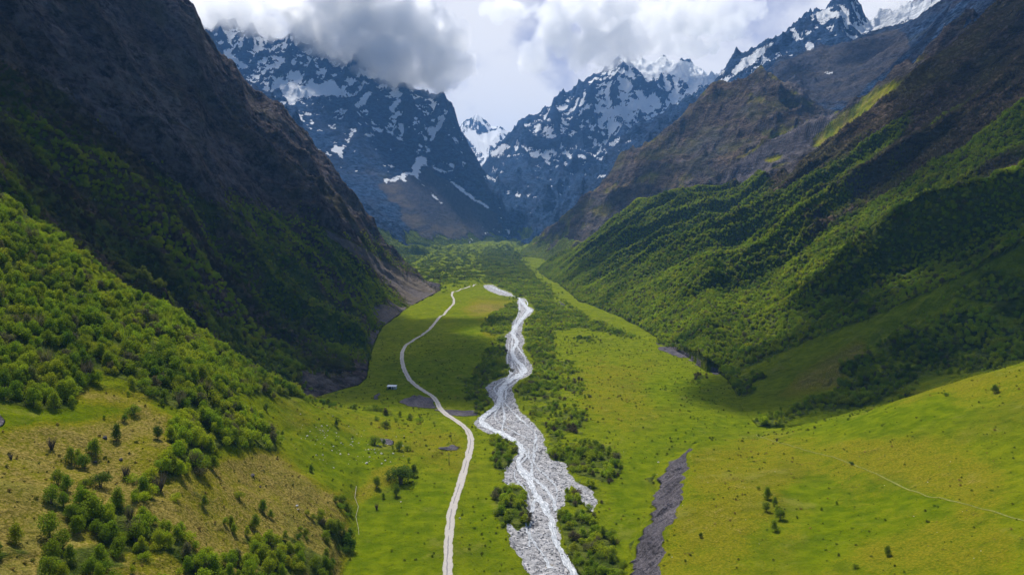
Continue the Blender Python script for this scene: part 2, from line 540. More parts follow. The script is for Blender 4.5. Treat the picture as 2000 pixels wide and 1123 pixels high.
dry = np.zeros(Y.shape, np.float32)
m_tan = poly_mask([[(-200, 845), (0, 845), (60, 822), (150, 815), (270, 790), (330, 800), (345, 900), (540, 880), (560, 905), (620, 950), (680, 965), (690, 1000), (690, 1180), (-200, 1180)],
                   [(140, 770), (180, 745), (300, 770), (310, 790), (180, 790)],
                   [(690, 985), (740, 900), (790, 895), (790, 930), (720, 985)]], 5)
m_olive = poly_mask([[(480, 770), (560, 790), (900, 830), (930, 880), (900, 960), (820, 900), (700, 860), (560, 880), (520, 800)],
                     [(1345, 880), (1500, 850), (1640, 870), (1500, 1000), (1420, 1123), (1260, 1123), (1340, 960)],
                     [(1640, 850), (1800, 850), (1960, 900), (1980, 1100), (1700, 1123), (1600, 960)],
                     [(1110, 700), (1300, 700), (1330, 800), (1200, 860), (1130, 800)],
                     [(860, 640), (900, 590), (1010, 585), (960, 640)], [(1700, 760), (2200, 690), (2200, 760), (1750, 800)]], 10)
m_tanfar = poly_mask([[(900, 612), (925, 588), (1010, 590), (985, 612)], [(930, 650), (950, 640), (985, 655), (960, 662)], [(1510, 780), (1560, 735), (1680, 660), (1700, 690), (1640, 760)]], 3)
m_lush = poly_mask([[(570, 850), (640, 830), (700, 850), (790, 905), (740, 930), (660, 945), (600, 900)],
                    [(690, 1123), (700, 1000), (760, 930), (880, 940), (880, 1123)], [(900, 1123), (905, 990), (960, 960), (1000, 1123)],
                    [(1180, 960), (1250, 860), (1320, 830), (1480, 790), (1500, 835), (1340, 870), (1280, 920), (1200, 1110)],
                    [(1480, 835), (1700, 800), (1850, 760), (1900, 830), (1700, 850)], [(1560, 1123), (1600, 1000), (1500, 950), (1700, 920), (1900, 1000), (1700, 1060)],
                    [(0, 800), (280, 790), (200, 830), (0, 835)], [(1250, 740), (1380, 720), (1400, 800), (1280, 800)],
                    [(880, 690), (900, 600), (960, 660), (920, 780), (760, 790), (740, 700)]], 7)
dry = (look(m_tan, Uw, Vw) * own('B') * 1.0 + look(m_olive, U, V) * .42 + look(m_tanfar, U, V) * .75)
dry = np.clip(dry + nz1 * .22 + nz2 * .10 + own('C') * .17 + .03, 0, 1) * 1.0
lush = np.clip(look(m_lush, Uw, Vw) + nz1 * .3, 0, 1)
dry = np.clip(dry - lush * .45, 0, 1)

rock = np.zeros(Y.shape, np.float32); snow = np.zeros(Y.shape, np.float32); scree = np.zeros(Y.shape, np.float32)
brown = np.zeros(Y.shape, np.float32); wood = np.zeros(Y.shape, np.float32)
gravel = bedv.astype(np.float32)

# --- where trees stand (density 0..1), traced mass by mass
WOOD_B = [[(-200, 200), (0, 380), (60, 415), (150, 472), (250, 552), (340, 605), (420, 665), (460, 690), (540, 742), (600, 762), (560, 775), (510, 768), (470, 770), (440, 775),
           (500, 810), (535, 860), (540, 885), (500, 885), (440, 870), (400, 880), (340, 895), (335, 850), (350, 800), (300, 778), (220, 760), (180, 745), (155, 772), (130, 795),
           (70, 795), (30, 790), (0, 782), (-200, 790)]]
m_wB = poly_mask(WOOD_B, 2)
m_wB2 = poly_mask([[(540, 748), (620, 764), (700, 786), (780, 806), (760, 815), (700, 800), (620, 785), (560, 770)]], 2)     # pale shrubs along the crest
m_wB3 = poly_mask([[(310, 905), (345, 890), (400, 900), (400, 985), (340, 1000), (320, 950)], [(245, 930), (300, 930), (330, 985), (270, 990)],
                   [(120, 880), (160, 870), (190, 850), (205, 860), (190, 900), (150, 915)],
                   [(0, 1050), (60, 1020), (90, 990), (150, 985), (240, 985), (260, 1010), (330, 1005), (360, 1020), (420, 1040), (440, 1000), (480, 1040), (520, 1060), (550, 1050), (600, 1010),
                    (640, 980), (670, 975), (690, 1010), (695, 1060), (660, 1100), (620, 1180), (520, 1180), (430, 1140), (340, 1180), (250, 1180), (60, 1180), (80, 1080), (0, 1090)],
                   [(-60, 980), (20, 1020), (0, 1100), (-100, 1100)],
                   [(80, 950), (130, 930), (150, 960), (120, 990), (80, 985)]], 2)
m_wB4 = poly_mask([[(690, 985), (720, 940), (790, 900), (815, 920), (790, 950), (730, 985)], [(720, 850), (740, 830), (800, 860), (780, 885), (730, 870)], [(590, 770), (760, 800), (880, 835), (700, 830)]], 2)
m_wE = poly_mask([[(-200, 100), (0, 130), (120, 190), (230, 280), (300, 330), (420, 395), (470, 420), (560, 440), (640, 452), (690, 500), (740, 545), (790, 598), (770, 618), (728, 655), (722, 700), (716, 760), (-200, 760)],
                  [(700, 465), (740, 480), (790, 510), (845, 562), (835, 565), (760, 515), (710, 485)]], 6)
m_scE = poly_mask([[(622, 442), (655, 452), (700, 480), (760, 515), (820, 548), (852, 572), (842, 586), (800, 597), (775, 570), (745, 535), (700, 500), (655, 470)],
                   [(726, 602), (745, 596), (775, 607), (790, 622), (772, 640), (735, 630)], [(718, 655), (745, 640), (735, 665), (720, 690)]], 2)
m_wF = poly_mask([[(1010, 570), (1020, 545), (1080, 500), (1130, 465), (1200, 420), (1300, 370), (1420, 328), (1560, 285), (1660, 228), (1750, 160), (1900, 30), (2000, -60), (2200, -60), (2200, 400),
                   (2000, 478), (1900, 530), (1780, 585), (1690, 625), (1600, 655), (1500, 700), (1450, 722), (1425, 745), (1380, 712), (1310, 680), (1250, 662), (1130, 612), (1060, 585)]], 2)
m_wF2 = poly_mask([[(1480, 835), (1470, 815), (1520, 800), (1600, 780), (1640, 765), (1640, 720), (1690, 690), (1730, 660), (1800, 600), (1860, 570), (1930, 530), (2200, 470), (2200, 690), (2000, 700), (1900, 722),
                    (1800, 742), (1740, 765), (1690, 790), (1600, 812), (1540, 828)],
                   [(1395, 735), (1430, 740), (1480, 730), (1500, 745), (1470, 765), (1450, 775), (1410, 760)]], 2)
m_wf1 = poly_mask([[(1032, 585), (1060, 580), (1110, 606), (1200, 640), (1250, 662), (1200, 655), (1130, 640), (1080, 648), (1085, 700), (1100, 745), (1080, 772), (1012, 775), (1005, 758), (1043, 733), (1042, 705), (1022, 665), (1024, 635), (1048, 608)],
                   [(1064, 846), (1110, 850), (1170, 865), (1208, 895), (1213, 925), (1185, 942), (1130, 928), (1082, 905)],
                   [(1068, 925), (1100, 925), (1140, 945), (1180, 955), (1200, 970), (1170, 982), (1150, 975), (1128, 945), (1108, 938), (1112, 968), (1090, 960)],
                   [(1104, 975), (1130, 960), (1145, 990), (1160, 1005), (1130, 1010)],
                   [(1092, 1002), (1130, 1010), (1170, 1030), (1200, 1040), (1220, 1123), (1240, 1180), (1160, 1180), (1112, 1086), (1093, 1052)],
                   [(1240, 1070), (1262, 1040), (1268, 1060), (1250, 1090)], [(1270, 940), (1285, 925), (1280, 950)],
                   [(962, 870), (975, 857), (1003, 868), (1010, 885), (992, 922), (984, 940), (968, 915)],
                   [(963, 1000), (985, 955), (1012, 947), (1032, 965), (1034, 1015), (1010, 1032), (990, 1020), (984, 1035)],
                   [(938, 640), (950, 618), (985, 600), (1008, 590), (1014, 612), (998, 630), (996, 645), (984, 655), (950, 650)],
                   [(930, 800), (912, 785), (915, 745), (950, 690), (985, 655), (990, 665), (985, 678), (992, 690), (985, 700), (990, 712), (1003, 725), (990, 735), (958, 745), (948, 755), (956, 778), (945, 800), (960, 803), (935, 812)],
                   [(1095, 585), (1180, 640), (1130, 620)]], 1)
m_wf2 = poly_mask([[(1008, 778), (1080, 772), (1130, 760), (1150, 800), (1130, 840), (1170, 862), (1064, 848), (1032, 815)], [(1085, 700), (1110, 690), (1140, 740), (1150, 790), (1085, 780)],
                   [(1100, 660), (1150, 650), (1180, 665), (1110, 670)], [(1480, 960), (1510, 955), (1530, 1010), (1500, 1030)], [(1380, 735), (1360, 715), (1350, 760)]], 3)
m_wfar = poly_mask([[(740, 450), (800, 466), (900, 482), (1000, 480), (1020, 520), (1030, 585), (1000, 585), (975, 560), (930, 552), (880, 556), (850, 565), (790, 520), (740, 470)]], 4)
m_wfar2 = poly_mask([[(930, 500), (1000, 480), (1040, 540), (1090, 585), (1050, 590), (1010, 582), (975, 562), (955, 545), (950, 520)]], 3)
m_clear = poly_mask([[(885, 565), (930, 552), (960, 575), (1005, 590), (960, 620), (935, 650), (900, 700), (905, 800), (760, 800), (725, 760), (722, 690), (760, 640), (820, 600), (860, 580)]], 2)

isB, isE, isF, isFl, isC = own('B'), own('E'), own('F'), own('floor'), own('C')
clump = fbm(X, Y, 28, 4, .6, 501)
dens = np.zeros(Y.shape, np.float32)
dens = np.where(isB, look(m_wB, Uw, Vw) * np.clip(.95 + clump * .9, 0, 1) + look(m_wB2, Uw, Vw) * .5 + look(m_wB4, U, V) * np.clip(.12 + clump * .9, 0, 1) * .5 + look(m_wB3, U, V) * np.clip(.45 + clump * .95, 0, 1), dens)
lineE = fbm(Y, X * .25, 120, 4, .6, 505)
eE = look(m_wE, U + lineE * 60, V + lineE * 46)
scE = look(m_scE, Uf, Vf)
dens = np.where(isE, eE * np.clip(.8 + clump * .6 + lineE * .6, 0, 1) * (1 - scE), dens)
lineF = fbm(Y + X * .12, X * .2, 110, 4, .6, 506)
dens = np.where(isF, look(m_wF, U, V) * np.clip(1.2 + clump * .3, 0, 1) + look(m_wF2, Uw, Vw) * np.clip(.8 + clump * .8, 0, 1), dens)
wf = look(m_wf1, U + clump * 12 * np.clip(400 / Y, .3, 1), V + clump * 7 * np.clip(400 / Y, .3, 1)) * np.clip(.85 + clump * .8, 0, 1) + look(m_wf2, U, V) * np.clip(.42 + clump * .9, 0, 1) + look(m_wfar2, U, V) * .5 + look(m_wfar, U, V) * np.clip(.22 + clump * 1.4, 0, 1) * .75
dens = np.where(isFl, wf * (1 - np.clip(look(m_clear, U, V) - look(m_wf1, U, V), 0, 1) * .95) * (1 - np.clip(bedv * 2.5, 0, 1)), dens)
dens = np.where(isC, look(m_wf2, U, V) * .25, dens)
dens = np.clip(dens, 0, 1).astype(np.float32)

# --- rock, brown heath, scree, snow
alt = Z
rn = fbm(X * .7, Z * 1.2, 60, 5, .6, 510)
rock = np.where(isE, np.clip((1 - eE * 1.3) * 1.15 + rn * .5, 0, 1) * (1 - scE), rock)
brown = np.where(isE, np.clip(.55 + fbm(X, Y, 150, 4, .6, 511) * 1.0, 0, 1), brown)
scree = np.where(isE, scE, scree)
treeline = smooth((alt + lineF * 110 + fbm(X, Y, 60, 4, .6, 512) * 50 - 172) / 90)   # right slope: green below, still bare above
treeline = np.where(isF, treeline, 0)
brown = np.where(isF, np.clip(treeline + nz2 * .3, 0, 1), brown)
rock = np.where(isF, np.clip((SL - 1.15) * 2 + rn * .6, 0, 1) * np.clip(.3 + treeline, 0, 1), rock)
rock = np.where(own('F2'), np.clip(.75 + rn * .7, 0, 1), rock)
brown = np.where(own('F2'), np.clip(.75 + fbm(X, Y, 120, 4, .6, 514) * .7, 0, 1), brown)
far = own('F3a', 'F3b', 'G', 'G2', 'G3', 'H', 'I')
rock = np.where(far, 1, rock)
brown = np.where(own('F3b'), np.clip(.15 + rn * .4, 0, 1), brown)
m_br = poly_mask([[(690, 340), (740, 350), (760, 380), (800, 430), (800, 475), (850, 480), (900, 470), (940, 472), (930, 450), (880, 430), (840, 440), (800, 400), (760, 350), (720, 330), (670, 340)]], 5)
brown = np.where(own('G', 'G3'), look(m_br, Uf, Vf) * np.clip(.7 + rn, 0, 1), brown)
m_sc = poly_mask([[(735, 362), (770, 352), (815, 335), (835, 325), (875, 355), (920, 390), (962, 410), (985, 445), (960, 470), (935, 482), (850, 482), (810, 470), (795, 440), (780, 405)],
                  [(1400, 352), (1440, 318), (1490, 282), (1560, 246), (1618, 212), (1636, 218), (1610, 252), (1570, 300), (1520, 325), (1440, 360)],
                  [(1500, 140), (1600, 90), (1760, 60), (1780, 90), (1660, 200), (1580, 200)]], 3)
scree = np.where(own('G', 'G3', 'F2', 'F3b'), look(m_sc, Uf, Vf), scree)
m_hg = poly_mask([[(1580, 278), (1640, 228), (1705, 178), (1735, 165), (1765, 165), (1700, 225), (1640, 262), (1590, 290)], [(1490, 310), (1520, 300), (1540, 305), (1500, 320)]], 2)
hg = look(m_hg, Uf, Vf) * own('F2', 'F3b')
rock = rock * (1 - hg); brown = brown * (1 - hg); scree = scree * (1 - hg)
brown = np.where(own('F2'), brown * (1 - scree * .9), brown)
dry = np.where(own('F2', 'F3b'), .62 + nz2 * .5, dry)
# grey gravel and soil patches
m_soil = poly_mask([[(775, 778), (800, 773), (850, 780), (860, 795), (800, 792)], [(850, 800), (940, 800), (925, 815), (870, 812)], [(1282, 672), (1310, 675), (1380, 705), (1415, 730), (1400, 732), (1350, 705), (1300, 688)],
                    [(1083, 597), (1095, 588), (1100, 592), (1095, 600)], [(845, 872), (880, 868), (905, 880), (870, 880)], [(740, 855), (770, 858), (765, 868), (745, 866)], [(0, 810), (15, 825), (0, 835)],
                    [(735, 775), (745, 760), (742, 780)]], 1)
soil = look(m_soil, Uw * .5 + U * .5, Vw * .5 + V * .5) * own('floor', 'B', 'F')
m_scarp = poly_mask([[(1330, 882), (1345, 890), (1343, 935), (1325, 985), (1300, 1025), (1270, 1100), (1240, 1180), (1190, 1180), (1215, 1123), (1262, 1060), (1268, 1010), (1270, 950), (1292, 905)]], 1)
scp = own('C', 'floor') * smooth((rise - .04) / .1) * smooth((.93 + nz2 * .06 - rise) / .07) * smooth((342 - Y) / 22) * (Y < 345) * (Y > 120) * (sd > -3)
soil = smooth((soil + nz2 * .45 - .35) / .3) * (soil > .03)
scree = np.maximum(scree, np.maximum(soil, np.clip(scp * 1.3, 0, 1)))

def blur(a_, k):
    for ax in (0, 1):
        c_ = np.cumsum(np.concatenate([np.repeat(np.take(a_, [0], ax), k + 1, ax), a_, np.repeat(np.take(a_, [-1], ax), k, ax)], ax), axis=ax, dtype=np.float64)
        n_ = a_.shape[ax]
        a_ = ((np.take(c_, range(2 * k + 1, 2 * k + 1 + n_), ax) - np.take(c_, range(0, n_), ax)) / (2 * k + 1)).astype(np.float32)
    return a_


hollow = np.clip((blur(Z, 9) - Z) / 22, -1, 1) + np.clip((blur(Z, 3) - Z) / 9, -1, 1) * .7
ledge = fbm(X / 75 + Z / 300, Z / 34 + X / 160, 1.0, 5, .62, 520)
pat = fbm(X, Z, 190, 4, .55, 521)
hi = np.interp(alt, [350, 700, 1100, 1500], [-1.15, -.55, -.18, .12])
shl = hi + ledge * .65 + pat * .6 + hollow * .6 + fbm(X / 26, Z / 15, 1.0, 4, .65, 524) * .35 - np.clip(SL - 1.3, -.6, 1.2) * .28
snow = np.where(own('G', 'G2', 'H', 'F3a'), shl, -1)
snow = np.where(own('H'), snow + np.interp(U, [1040, 1150, 1250], [-.3, .1, .45]) * np.interp(alt, [700, 1000], [0.2, 1]), snow)
snow = np.where(own('F3a'), shl - .05 + np.interp(U, [1640, 1700], [0, .5]), snow)
snow = np.where(own('G2'), shl + .1, snow)
snow = np.where(own('I'), .25 + ledge * .9 + pat * .3, snow)
snow = np.where(own('F3b'), shl - .75 + fbm(X, Y, 60, 4, .6, 530) * .3, snow)
SNOWP = [[(520, 143), (533, 158), (545, 172), (566, 207), (590, 192), (640, 187), (682, 192), (660, 168), (650, 152), (628, 165), (600, 166), (560, 167), (540, 152)],
         [(508, 135), (520, 130), (545, 120), (560, 118), (540, 135)],
         [(806, 322), (814, 303), (832, 306), (836, 322), (822, 328), (817, 345), (832, 367), (852, 385), (882, 411), (850, 390), (822, 358), (808, 342), (797, 343), (787, 357), (783, 348), (768, 356), (755, 352), (764, 372), (745, 350), (782, 344), (792, 335), (807, 336)],
         [(836, 315), (852, 327), (868, 334), (888, 328), (885, 334), (866, 340), (846, 330)], [(868, 344), (884, 354), (902, 366), (904, 362), (906, 370), (925, 384), (960, 405), (952, 408), (915, 386), (890, 366)],
         [(644, 291), (658, 284), (664, 286), (695, 276), (670, 290), (667, 312), (660, 302), (656, 296), (646, 298)], [(707, 262), (730, 259), (735, 266), (716, 268)], [(753, 254), (764, 256), (780, 271), (768, 267)],
         [(915, 369), (948, 348), (952, 340), (958, 346), (976, 353), (970, 355), (952, 350)], [(434, 97), (450, 105), (500, 140), (480, 135), (440, 115)],
         [(1166, 208), (1178, 218), (1186, 232), (1215, 226), (1250, 215), (1298, 197), (1270, 198), (1240, 196), (1222, 206), (1195, 210)],
         [(1205, 108), (1300, 112), (1400, 132), (1420, 140), (1385, 165), (1345, 168), (1322, 148), (1260, 140), (1225, 128)],
         [(1690, 45), (1716, 20), (1750, 10), (1850, -10), (1800, 30), (1770, 45), (1720, 56), (1682, 66), (1672, 55)],
         [(1425, 140), (1450, 118), (1495, 88), (1515, 78), (1500, 98), (1480, 120), (1450, 138), (1432, 148)], [(1572, 84), (1584, 80), (1592, 92), (1574, 104)],
         [(1592, 30), (1608, 18), (1640, 22), (1655, 30), (1620, 40), (1600, 45)], [(1600, 144), (1630, 140), (1625, 146)], [(1180, 248), (1200, 240), (1235, 228), (1215, 240)],
         [(895, 250), (935, 262), (972, 250), (975, 262), (942, 300), (920, 280)], [(1840, 50), (1858, 40), (1845, 55)], [(1918, 35), (1926, 25), (1924, 36)], [(1935, 15), (1948, 3), (1940, 16)],
         [(932, 488), (950, 462), (944, 500)],
         [(955, 300), (985, 280), (998, 284), (980, 300), (962, 310)], [(1040, 255), (1052, 240), (1060, 246), (1046, 262)], [(690, 205), (720, 175), (728, 182), (700, 214)], [(760, 215), (775, 190), (784, 196), (768, 224)], [(850, 250), (862, 222), (870, 228), (858, 258)]]
m_snow = poly_mask(SNOWP, 1)
sp = look(m_snow, U + ledge * 3, V + ledge * 3)
snow = np.where(own('G', 'G2', 'G3', 'H', 'F3a', 'F3b', 'F', 'I', 'F2'), np.maximum(snow, sp * 1.1 - .45), snow)
snow = np.clip(snow * 1.3 + .42, -.2, 1.25)
snow = np.where(far | (sp > .3), snow, -.5) * (~own('E', 'B', 'C', 'floor'))

lowg = smooth((118 - alt + fbm(X, Y, 160, 5, .6, 540) * 60) / 50) * own('G', 'G3', 'H', 'F2', 'F3a')
dens = np.where(own('G', 'G3', 'H', 'F2', 'F3a'), lowg * .55, dens).astype(np.float32)
rock = rock * (1 - lowg); brown = brown * (1 - lowg); scree = scree * (1 - lowg)
wood = np.clip(dens * 1.1, 0, 1)
wood = np.where(isE, np.maximum(wood, .9 - scE * .9), wood)
brown = np.where(own('F2'), np.maximum(brown, .55 * (1 - hg) * (1 - lowg) * (1 - scree)), brown)
brown = np.where(isE & (eE < .5), np.maximum(brown, .5), brown)
bare = np.clip(brown, 0, 1)

# ------------------------------------------------------------------ terrain material
def new_mat(name):
    m = bpy.data.materials.new(name)
    m.use_nodes = True
    return m, N(m.node_tree)


def attr(g, name, kind='GEOMETRY'):
    n = g('ShaderNodeAttribute', attribute_name=name)
    n.attribute_type = kind
    return n


def terrain_material(name='terrain', iso=False, scr0=(.095, .088, .105), scr1=(.20, .18, .20), r0=(.020, .022, .030), r1=(.150, .145, .160), r2=(.070, .052, .048)):
    m, g = new_mat(name)
    pos = g('ShaderNodeNewGeometry').outputs['Position']
    a1 = attr(g, 'ma'); a2 = attr(g, 'mb')
    s1 = g('ShaderNodeSeparateColor'); g.ln(a1.outputs['Color'], s1.inputs[0])
    s2 = g('ShaderNodeSeparateColor'); g.ln(a2.outputs['Color'], s2.inputs[0])
    dry_, rock_, snow_ = s1.outputs; scree_ = a1.outputs['Alpha']
    grav_, wood_, brown_ = s2.outputs; lush_ = a2.outputs['Alpha']
    nf = g.noise(pos, 1.3, 5, .7)          # tufts
    nm_ = g.noise(pos, .16, 5, .6)
    nl = g.noise(pos, .028, 5, .6)
    nxl = g.noise(pos, .006, 6, .65)
    squash = g.scale(pos, (1, 1, 1.1) if iso else (.6, .6, 1.4))
    nr = g.noise(squash, .05, 9, .68, .4)   # rock
    nr2 = g.noise(squash, .012, 6, .6, .3)

    def ctr(v, k): return g.math('MULTIPLY', g.math('SUBTRACT', v, .5), k)
    green = g.mix(g.step(g.math('ADD', g.math('MULTIPLY', nm_, .6), g.math('MULTIPLY', nf, .4)), .38, .60), (.100, .135, .004), (.165, .195, .005))
    green = g.mix(lush_, green, g.mix(g.step(nm_, .35, .7), (.085, .130, .002), (.150, .190, .003)))
    olive = g.mix(g.step(nf, .35, .65), (.120, .125, .005), (.225, .205, .012))
    tan = g.mix(g.step(nf, .38, .62), (.110, .088, .016), (.310, .240, .062))
    d = g.math('ADD', dry_, g.math('ADD', ctr(nm_, .9), g.math('ADD', ctr(nf, .9), ctr(nl, .7))))
    c = g.mix(g.step(d, .15, .65), green, olive)
    c = g.mix(g.step(d, .68, 1.05), c, tan)
    c = g.mix(g.math('MULTIPLY', g.step(nl, .50, .66), .45), c, g.mix(nm_, (.055, .085, .006), (.105, .125, .008)))
    c = g.mix(g.math('MULTIPLY', g.step(g.noise(pos, .055, 6, .7), .56, .68), .4), c, (.235, .225, .045))
    # dark heath specks in the meadow
    c = g.mix(g.math('MULTIPLY', g.step(g.noise(pos, .42, 4, .75), .58, .68), .6), c, (.060, .070, .008))
    # forest floor
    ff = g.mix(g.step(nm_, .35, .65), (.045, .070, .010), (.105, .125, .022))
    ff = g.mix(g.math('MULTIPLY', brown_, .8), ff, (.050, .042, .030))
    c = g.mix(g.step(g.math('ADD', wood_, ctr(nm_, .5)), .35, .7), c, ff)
    # brown heath of the upper slopes
    br = g.mix(g.step(g.math('ADD', g.math('MULTIPLY', nr, .5), g.math('MULTIPLY', g.noise(squash, .2, 6, .72), .5)), .40, .60), (.034, .026, .024), (.165, .120, .085))
    br = g.mix(g.step(nr2, .45, .7), br, (.10, .095, .035))
    c = g.mix(g.step(g.math('ADD', brown_, ctr(nm_, .4)), .3, .75), c, br)
    # rock
    nr3 = g.noise(squash, .13, 7, .72, .5)
    rk = g.mix(g.step(g.math('ADD', g.math('MULTIPLY', nr, .5), g.math('MULTIPLY', nr3, .5)), .40, .60), r0, r1)
    rk = g.mix(g.math('MULTIPLY', g.step(nxl, .42, .65), .5), rk, r2)
    rk = g.mix(g.math('MULTIPLY', brown_, .75), rk, br)
    c = g.mix(g.step(g.math('ADD', rock_, ctr(nr, .8)), .35, .75), c, rk)
    # scree
    st = g.noise(g.scale(pos, (1, .3, .3)), .09, 6, .7)
    sc = g.mix(g.step(st, .3, .7), scr0, scr1)
    sc = g.mix(g.step(nf, .45, .62), g.mix(.45, sc, (.03, .028, .033)), sc)
    sc = g.mix(g.math('MULTIPLY', brown_, .6), sc, (.22, .175, .115))
    c = g.mix(g.step(g.math('ADD', scree_, ctr(nm_, .5)), .35, .6), c, sc)
    # river gravel
    vor = g('ShaderNodeTexVoronoi', feature='F1'); g.ln(pos, vor.inputs['Vector']); vor.inputs['Scale'].default_value = .8
    vsep = g('ShaderNodeSeparateColor'); g.ln(vor.outputs['Color'], vsep.inputs[0])
    gr = g.mix(vsep.outputs[0], (.20, .20, .21), (.52, .51, .525))
    gr = g.mix(g.math('MULTIPLY', g.step(nm_, .50, .62), .75), gr, (.36, .365, .39))
    gr = g.mix(g.math('MULTIPLY', g.step(g.noise(g.scale(pos, (1, .45, 1)), .22, 5, .7), .58, .66), .8), gr, (.055, .055, .06))
    gr = g.mix(g.math('MULTIPLY', g.step(g.noise(pos, .12, 3, .6), .66, .72), .6), gr, (.25, .19, .09))
    c = g.mix(g.step(g.math('ADD', grav_, g.math('ADD', ctr(nm_, .55), ctr(nf, .3))), .36, .58), c, gr)
    # snow
    sn = g.math('ADD', snow_, g.math('ADD', ctr(nr, 1.9), ctr(g.noise(squash, .11, 5, .7), 1.3)))
    c = g.mix(g.step(sn, .62, .72), c, (.90, .92, .95))

    p = g('ShaderNodeBsdfPrincipled')
    g.put(p.inputs['Base Color'], c)
    p.inputs['Roughness'].default_value = .9
    p.inputs['Specular IOR Level'].default_value = .0
    # relief too fine for the mesh
    hrock = g.math('MULTIPLY', g.math('ADD', g.math('MULTIPLY', nr, 30), g.math('MULTIPLY', nr3, 10)), g.math('MAXIMUM', rock_, g.math('MULTIPLY', brown_, .5)))
    hgr = g.math('ADD', g.math('MULTIPLY', nf, .9), g.math('MULTIPLY', nm_, 2.2))
    hst = g.math('MULTIPLY', g.math('SUBTRACT', 1.0, vor.outputs['Distance']), g.math('MULTIPLY', grav_, .4))
    hw = g.math('ADD', g.math('MULTIPLY', g.math('MULTIPLY', nm_, 5), wood_), g.math('MULTIPLY', g.math('MULTIPLY', nm_, 4.5), scree_))
    hh = g.math('ADD', g.math('ADD', hrock, hgr), g.math('ADD', hst, hw))
    b = g('ShaderNodeBump')
    b.inputs['Strength'].default_value = 1.0
    b.inputs['Distance'].default_value = 1.0
    g.ln(hh, b.inputs['Height'])
    g.ln(b.outputs[0], p.inputs['Normal'])
    o = g('ShaderNodeOutputMaterial')
    g.ln(p.outputs[0], o.inputs['Surface'])
    return m


MAT_T = terrain_material()
MAT_E = terrain_material('dark_mountain', True, (.095, .088, .105), (.20, .18, .20), (.022, .024, .034), (.240, .225, .250), (.100, .072, .070))
MAT_HAZED = terrain_material('hazed_mountain', False, (.050, .058, .085), (.115, .118, .155), (.004, .012, .034), (.060, .110, .215), (.045, .050, .075))  # blue of the distance haze painted into the far rock and scree colours


def mesh_np(name, verts, faces, mat=None, smooth_=True, link=True, attrs=None):
    me = bpy.data.meshes.new(name)
    n = len(verts); k = faces.shape[1]
    me.vertices.add(n); me.vertices.foreach_set('co', np.ascontiguousarray(verts, np.float32).ravel())
    me.loops.add(faces.size); me.loops.foreach_set('vertex_index', np.ascontiguousarray(faces, np.int32).ravel())
    me.polygons.add(len(faces))
    me.polygons.foreach_set('loop_start', np.arange(0, faces.size, k, dtype=np.int32))
    me.polygons.foreach_set('loop_total', np.full(len(faces), k, np.int32))
    me.polygons.foreach_set('use_smooth', np.full(len(faces), smooth_, bool))
    for an, av in (attrs or {}).items():
        at = me.attributes.new(an, 'FLOAT_COLOR', 'POINT')
        at.data.foreach_set('color', np.ascontiguousarray(av, np.float32).ravel())
    me.update(calc_edges=True)
    if mat: me.materials.append(mat)
    o = bpy.data.objects.new(name, me)
    if link: COL.objects.link(o)
    return o


def tag(o, label=None, cat=None, group=None, kind=None):
    for k, v in (('label', label), ('category', cat), ('group', group), ('kind', kind)):
        if v: o[k] = v
    return o


MA = np.stack([dry, rock, snow, scree], -1).reshape(-1, 4).astype(np.float32)
MB_ = np.stack([gravel, wood, bare, lush], -1).reshape(-1, 4).astype(np.float32)
P = np.stack([X, Y, Z], -1).reshape(-1, 3)
idx = np.arange(NR * NC, dtype=np.int32).reshape(NR, NC)
quads = np.stack([idx[:-1, :-1], idx[:-1, 1:], idx[1:, 1:], idx[1:, :-1]], -1)
fown = owner[:-1, :-1]
PARTS = [('valley_ground', ['floor', 'C'], 'green valley floor with the river flats and the grassy terrace on the right', 'ground'),
         ('near_hillside', ['B'], 'near hillside on the left, dry grass below and leafy wood above', 'hill'),
         ('left_mountain', ['E'], 'dark rocky mountain wall on the left behind the near hillside', 'mountain'),
         ('right_mountain', ['F'], 'long wooded mountain slope on the right of the valley', 'mountain'),
         ('brown_mountain', ['F2'], 'brown triangular mountain with gullies behind the wooded right slope', 'mountain'),
         ('bowl_mountain', ['F3b'], 'blue grey scree bowl below the snowy peak at the upper right', 'mountain'),
         ('snowy_peak', ['F3a'], 'pointed snowy peak at the upper right', 'mountain'),
         ('far_right_mountain', ['H'], 'far snow mountain right of the notch with its summit in cloud', 'mountain'),
         ('far_left_mountain', ['G', 'G2', 'G3'], 'far blue mountain left of the notch with snow patches under the cloud', 'mountain'),
         ('distant_mountain', ['I'], 'small white mountain seen through the notch', 'mountain')]
for nm, ls, lab, cat in PARTS:
    sel = np.isin(fown, [names.index(l) for l in ls])
    q = quads[sel]
    used, inv = np.unique(q, return_inverse=True)
    inv = inv.reshape(q.shape).astype(np.int32)
    vv = P[used]
    aa = {'ma': MA[used], 'mb': MB_[used]}
    if nm == 'valley_ground':                # the sheet goes on under and behind the camera
        n0 = len(vv)
        gx = np.array([-3000, -44, 44, 3000], float); gyy = np.array([-2500, 44.9], float)
        ex = np.array([[x_, y_, -.5] for y_ in gyy for x_ in gx])
        vv = np.concatenate([vv, ex]); inv = np.concatenate([inv, np.array([[n0, n0 + 1, n0 + 5, n0 + 4], [n0 + 1, n0 + 2, n0 + 6, n0 + 5], [n0 + 2, n0 + 3, n0 + 7, n0 + 6]], np.int32)])
        aa = {k: np.concatenate([v_, np.tile([.2, 0, 0, 0], (8, 1))]) for k, v_ in aa.items()}
    o = mesh_np(nm, vv, inv, MAT_HAZED if nm in ('bowl_mountain', 'snowy_peak', 'far_right_mountain', 'far_left_mountain', 'distant_mountain') else MAT_E if nm == 'left_mountain' else MAT_T, True, True, aa)
    o['kind'] = 'structure'; o['label'] = lab; o['category'] = cat
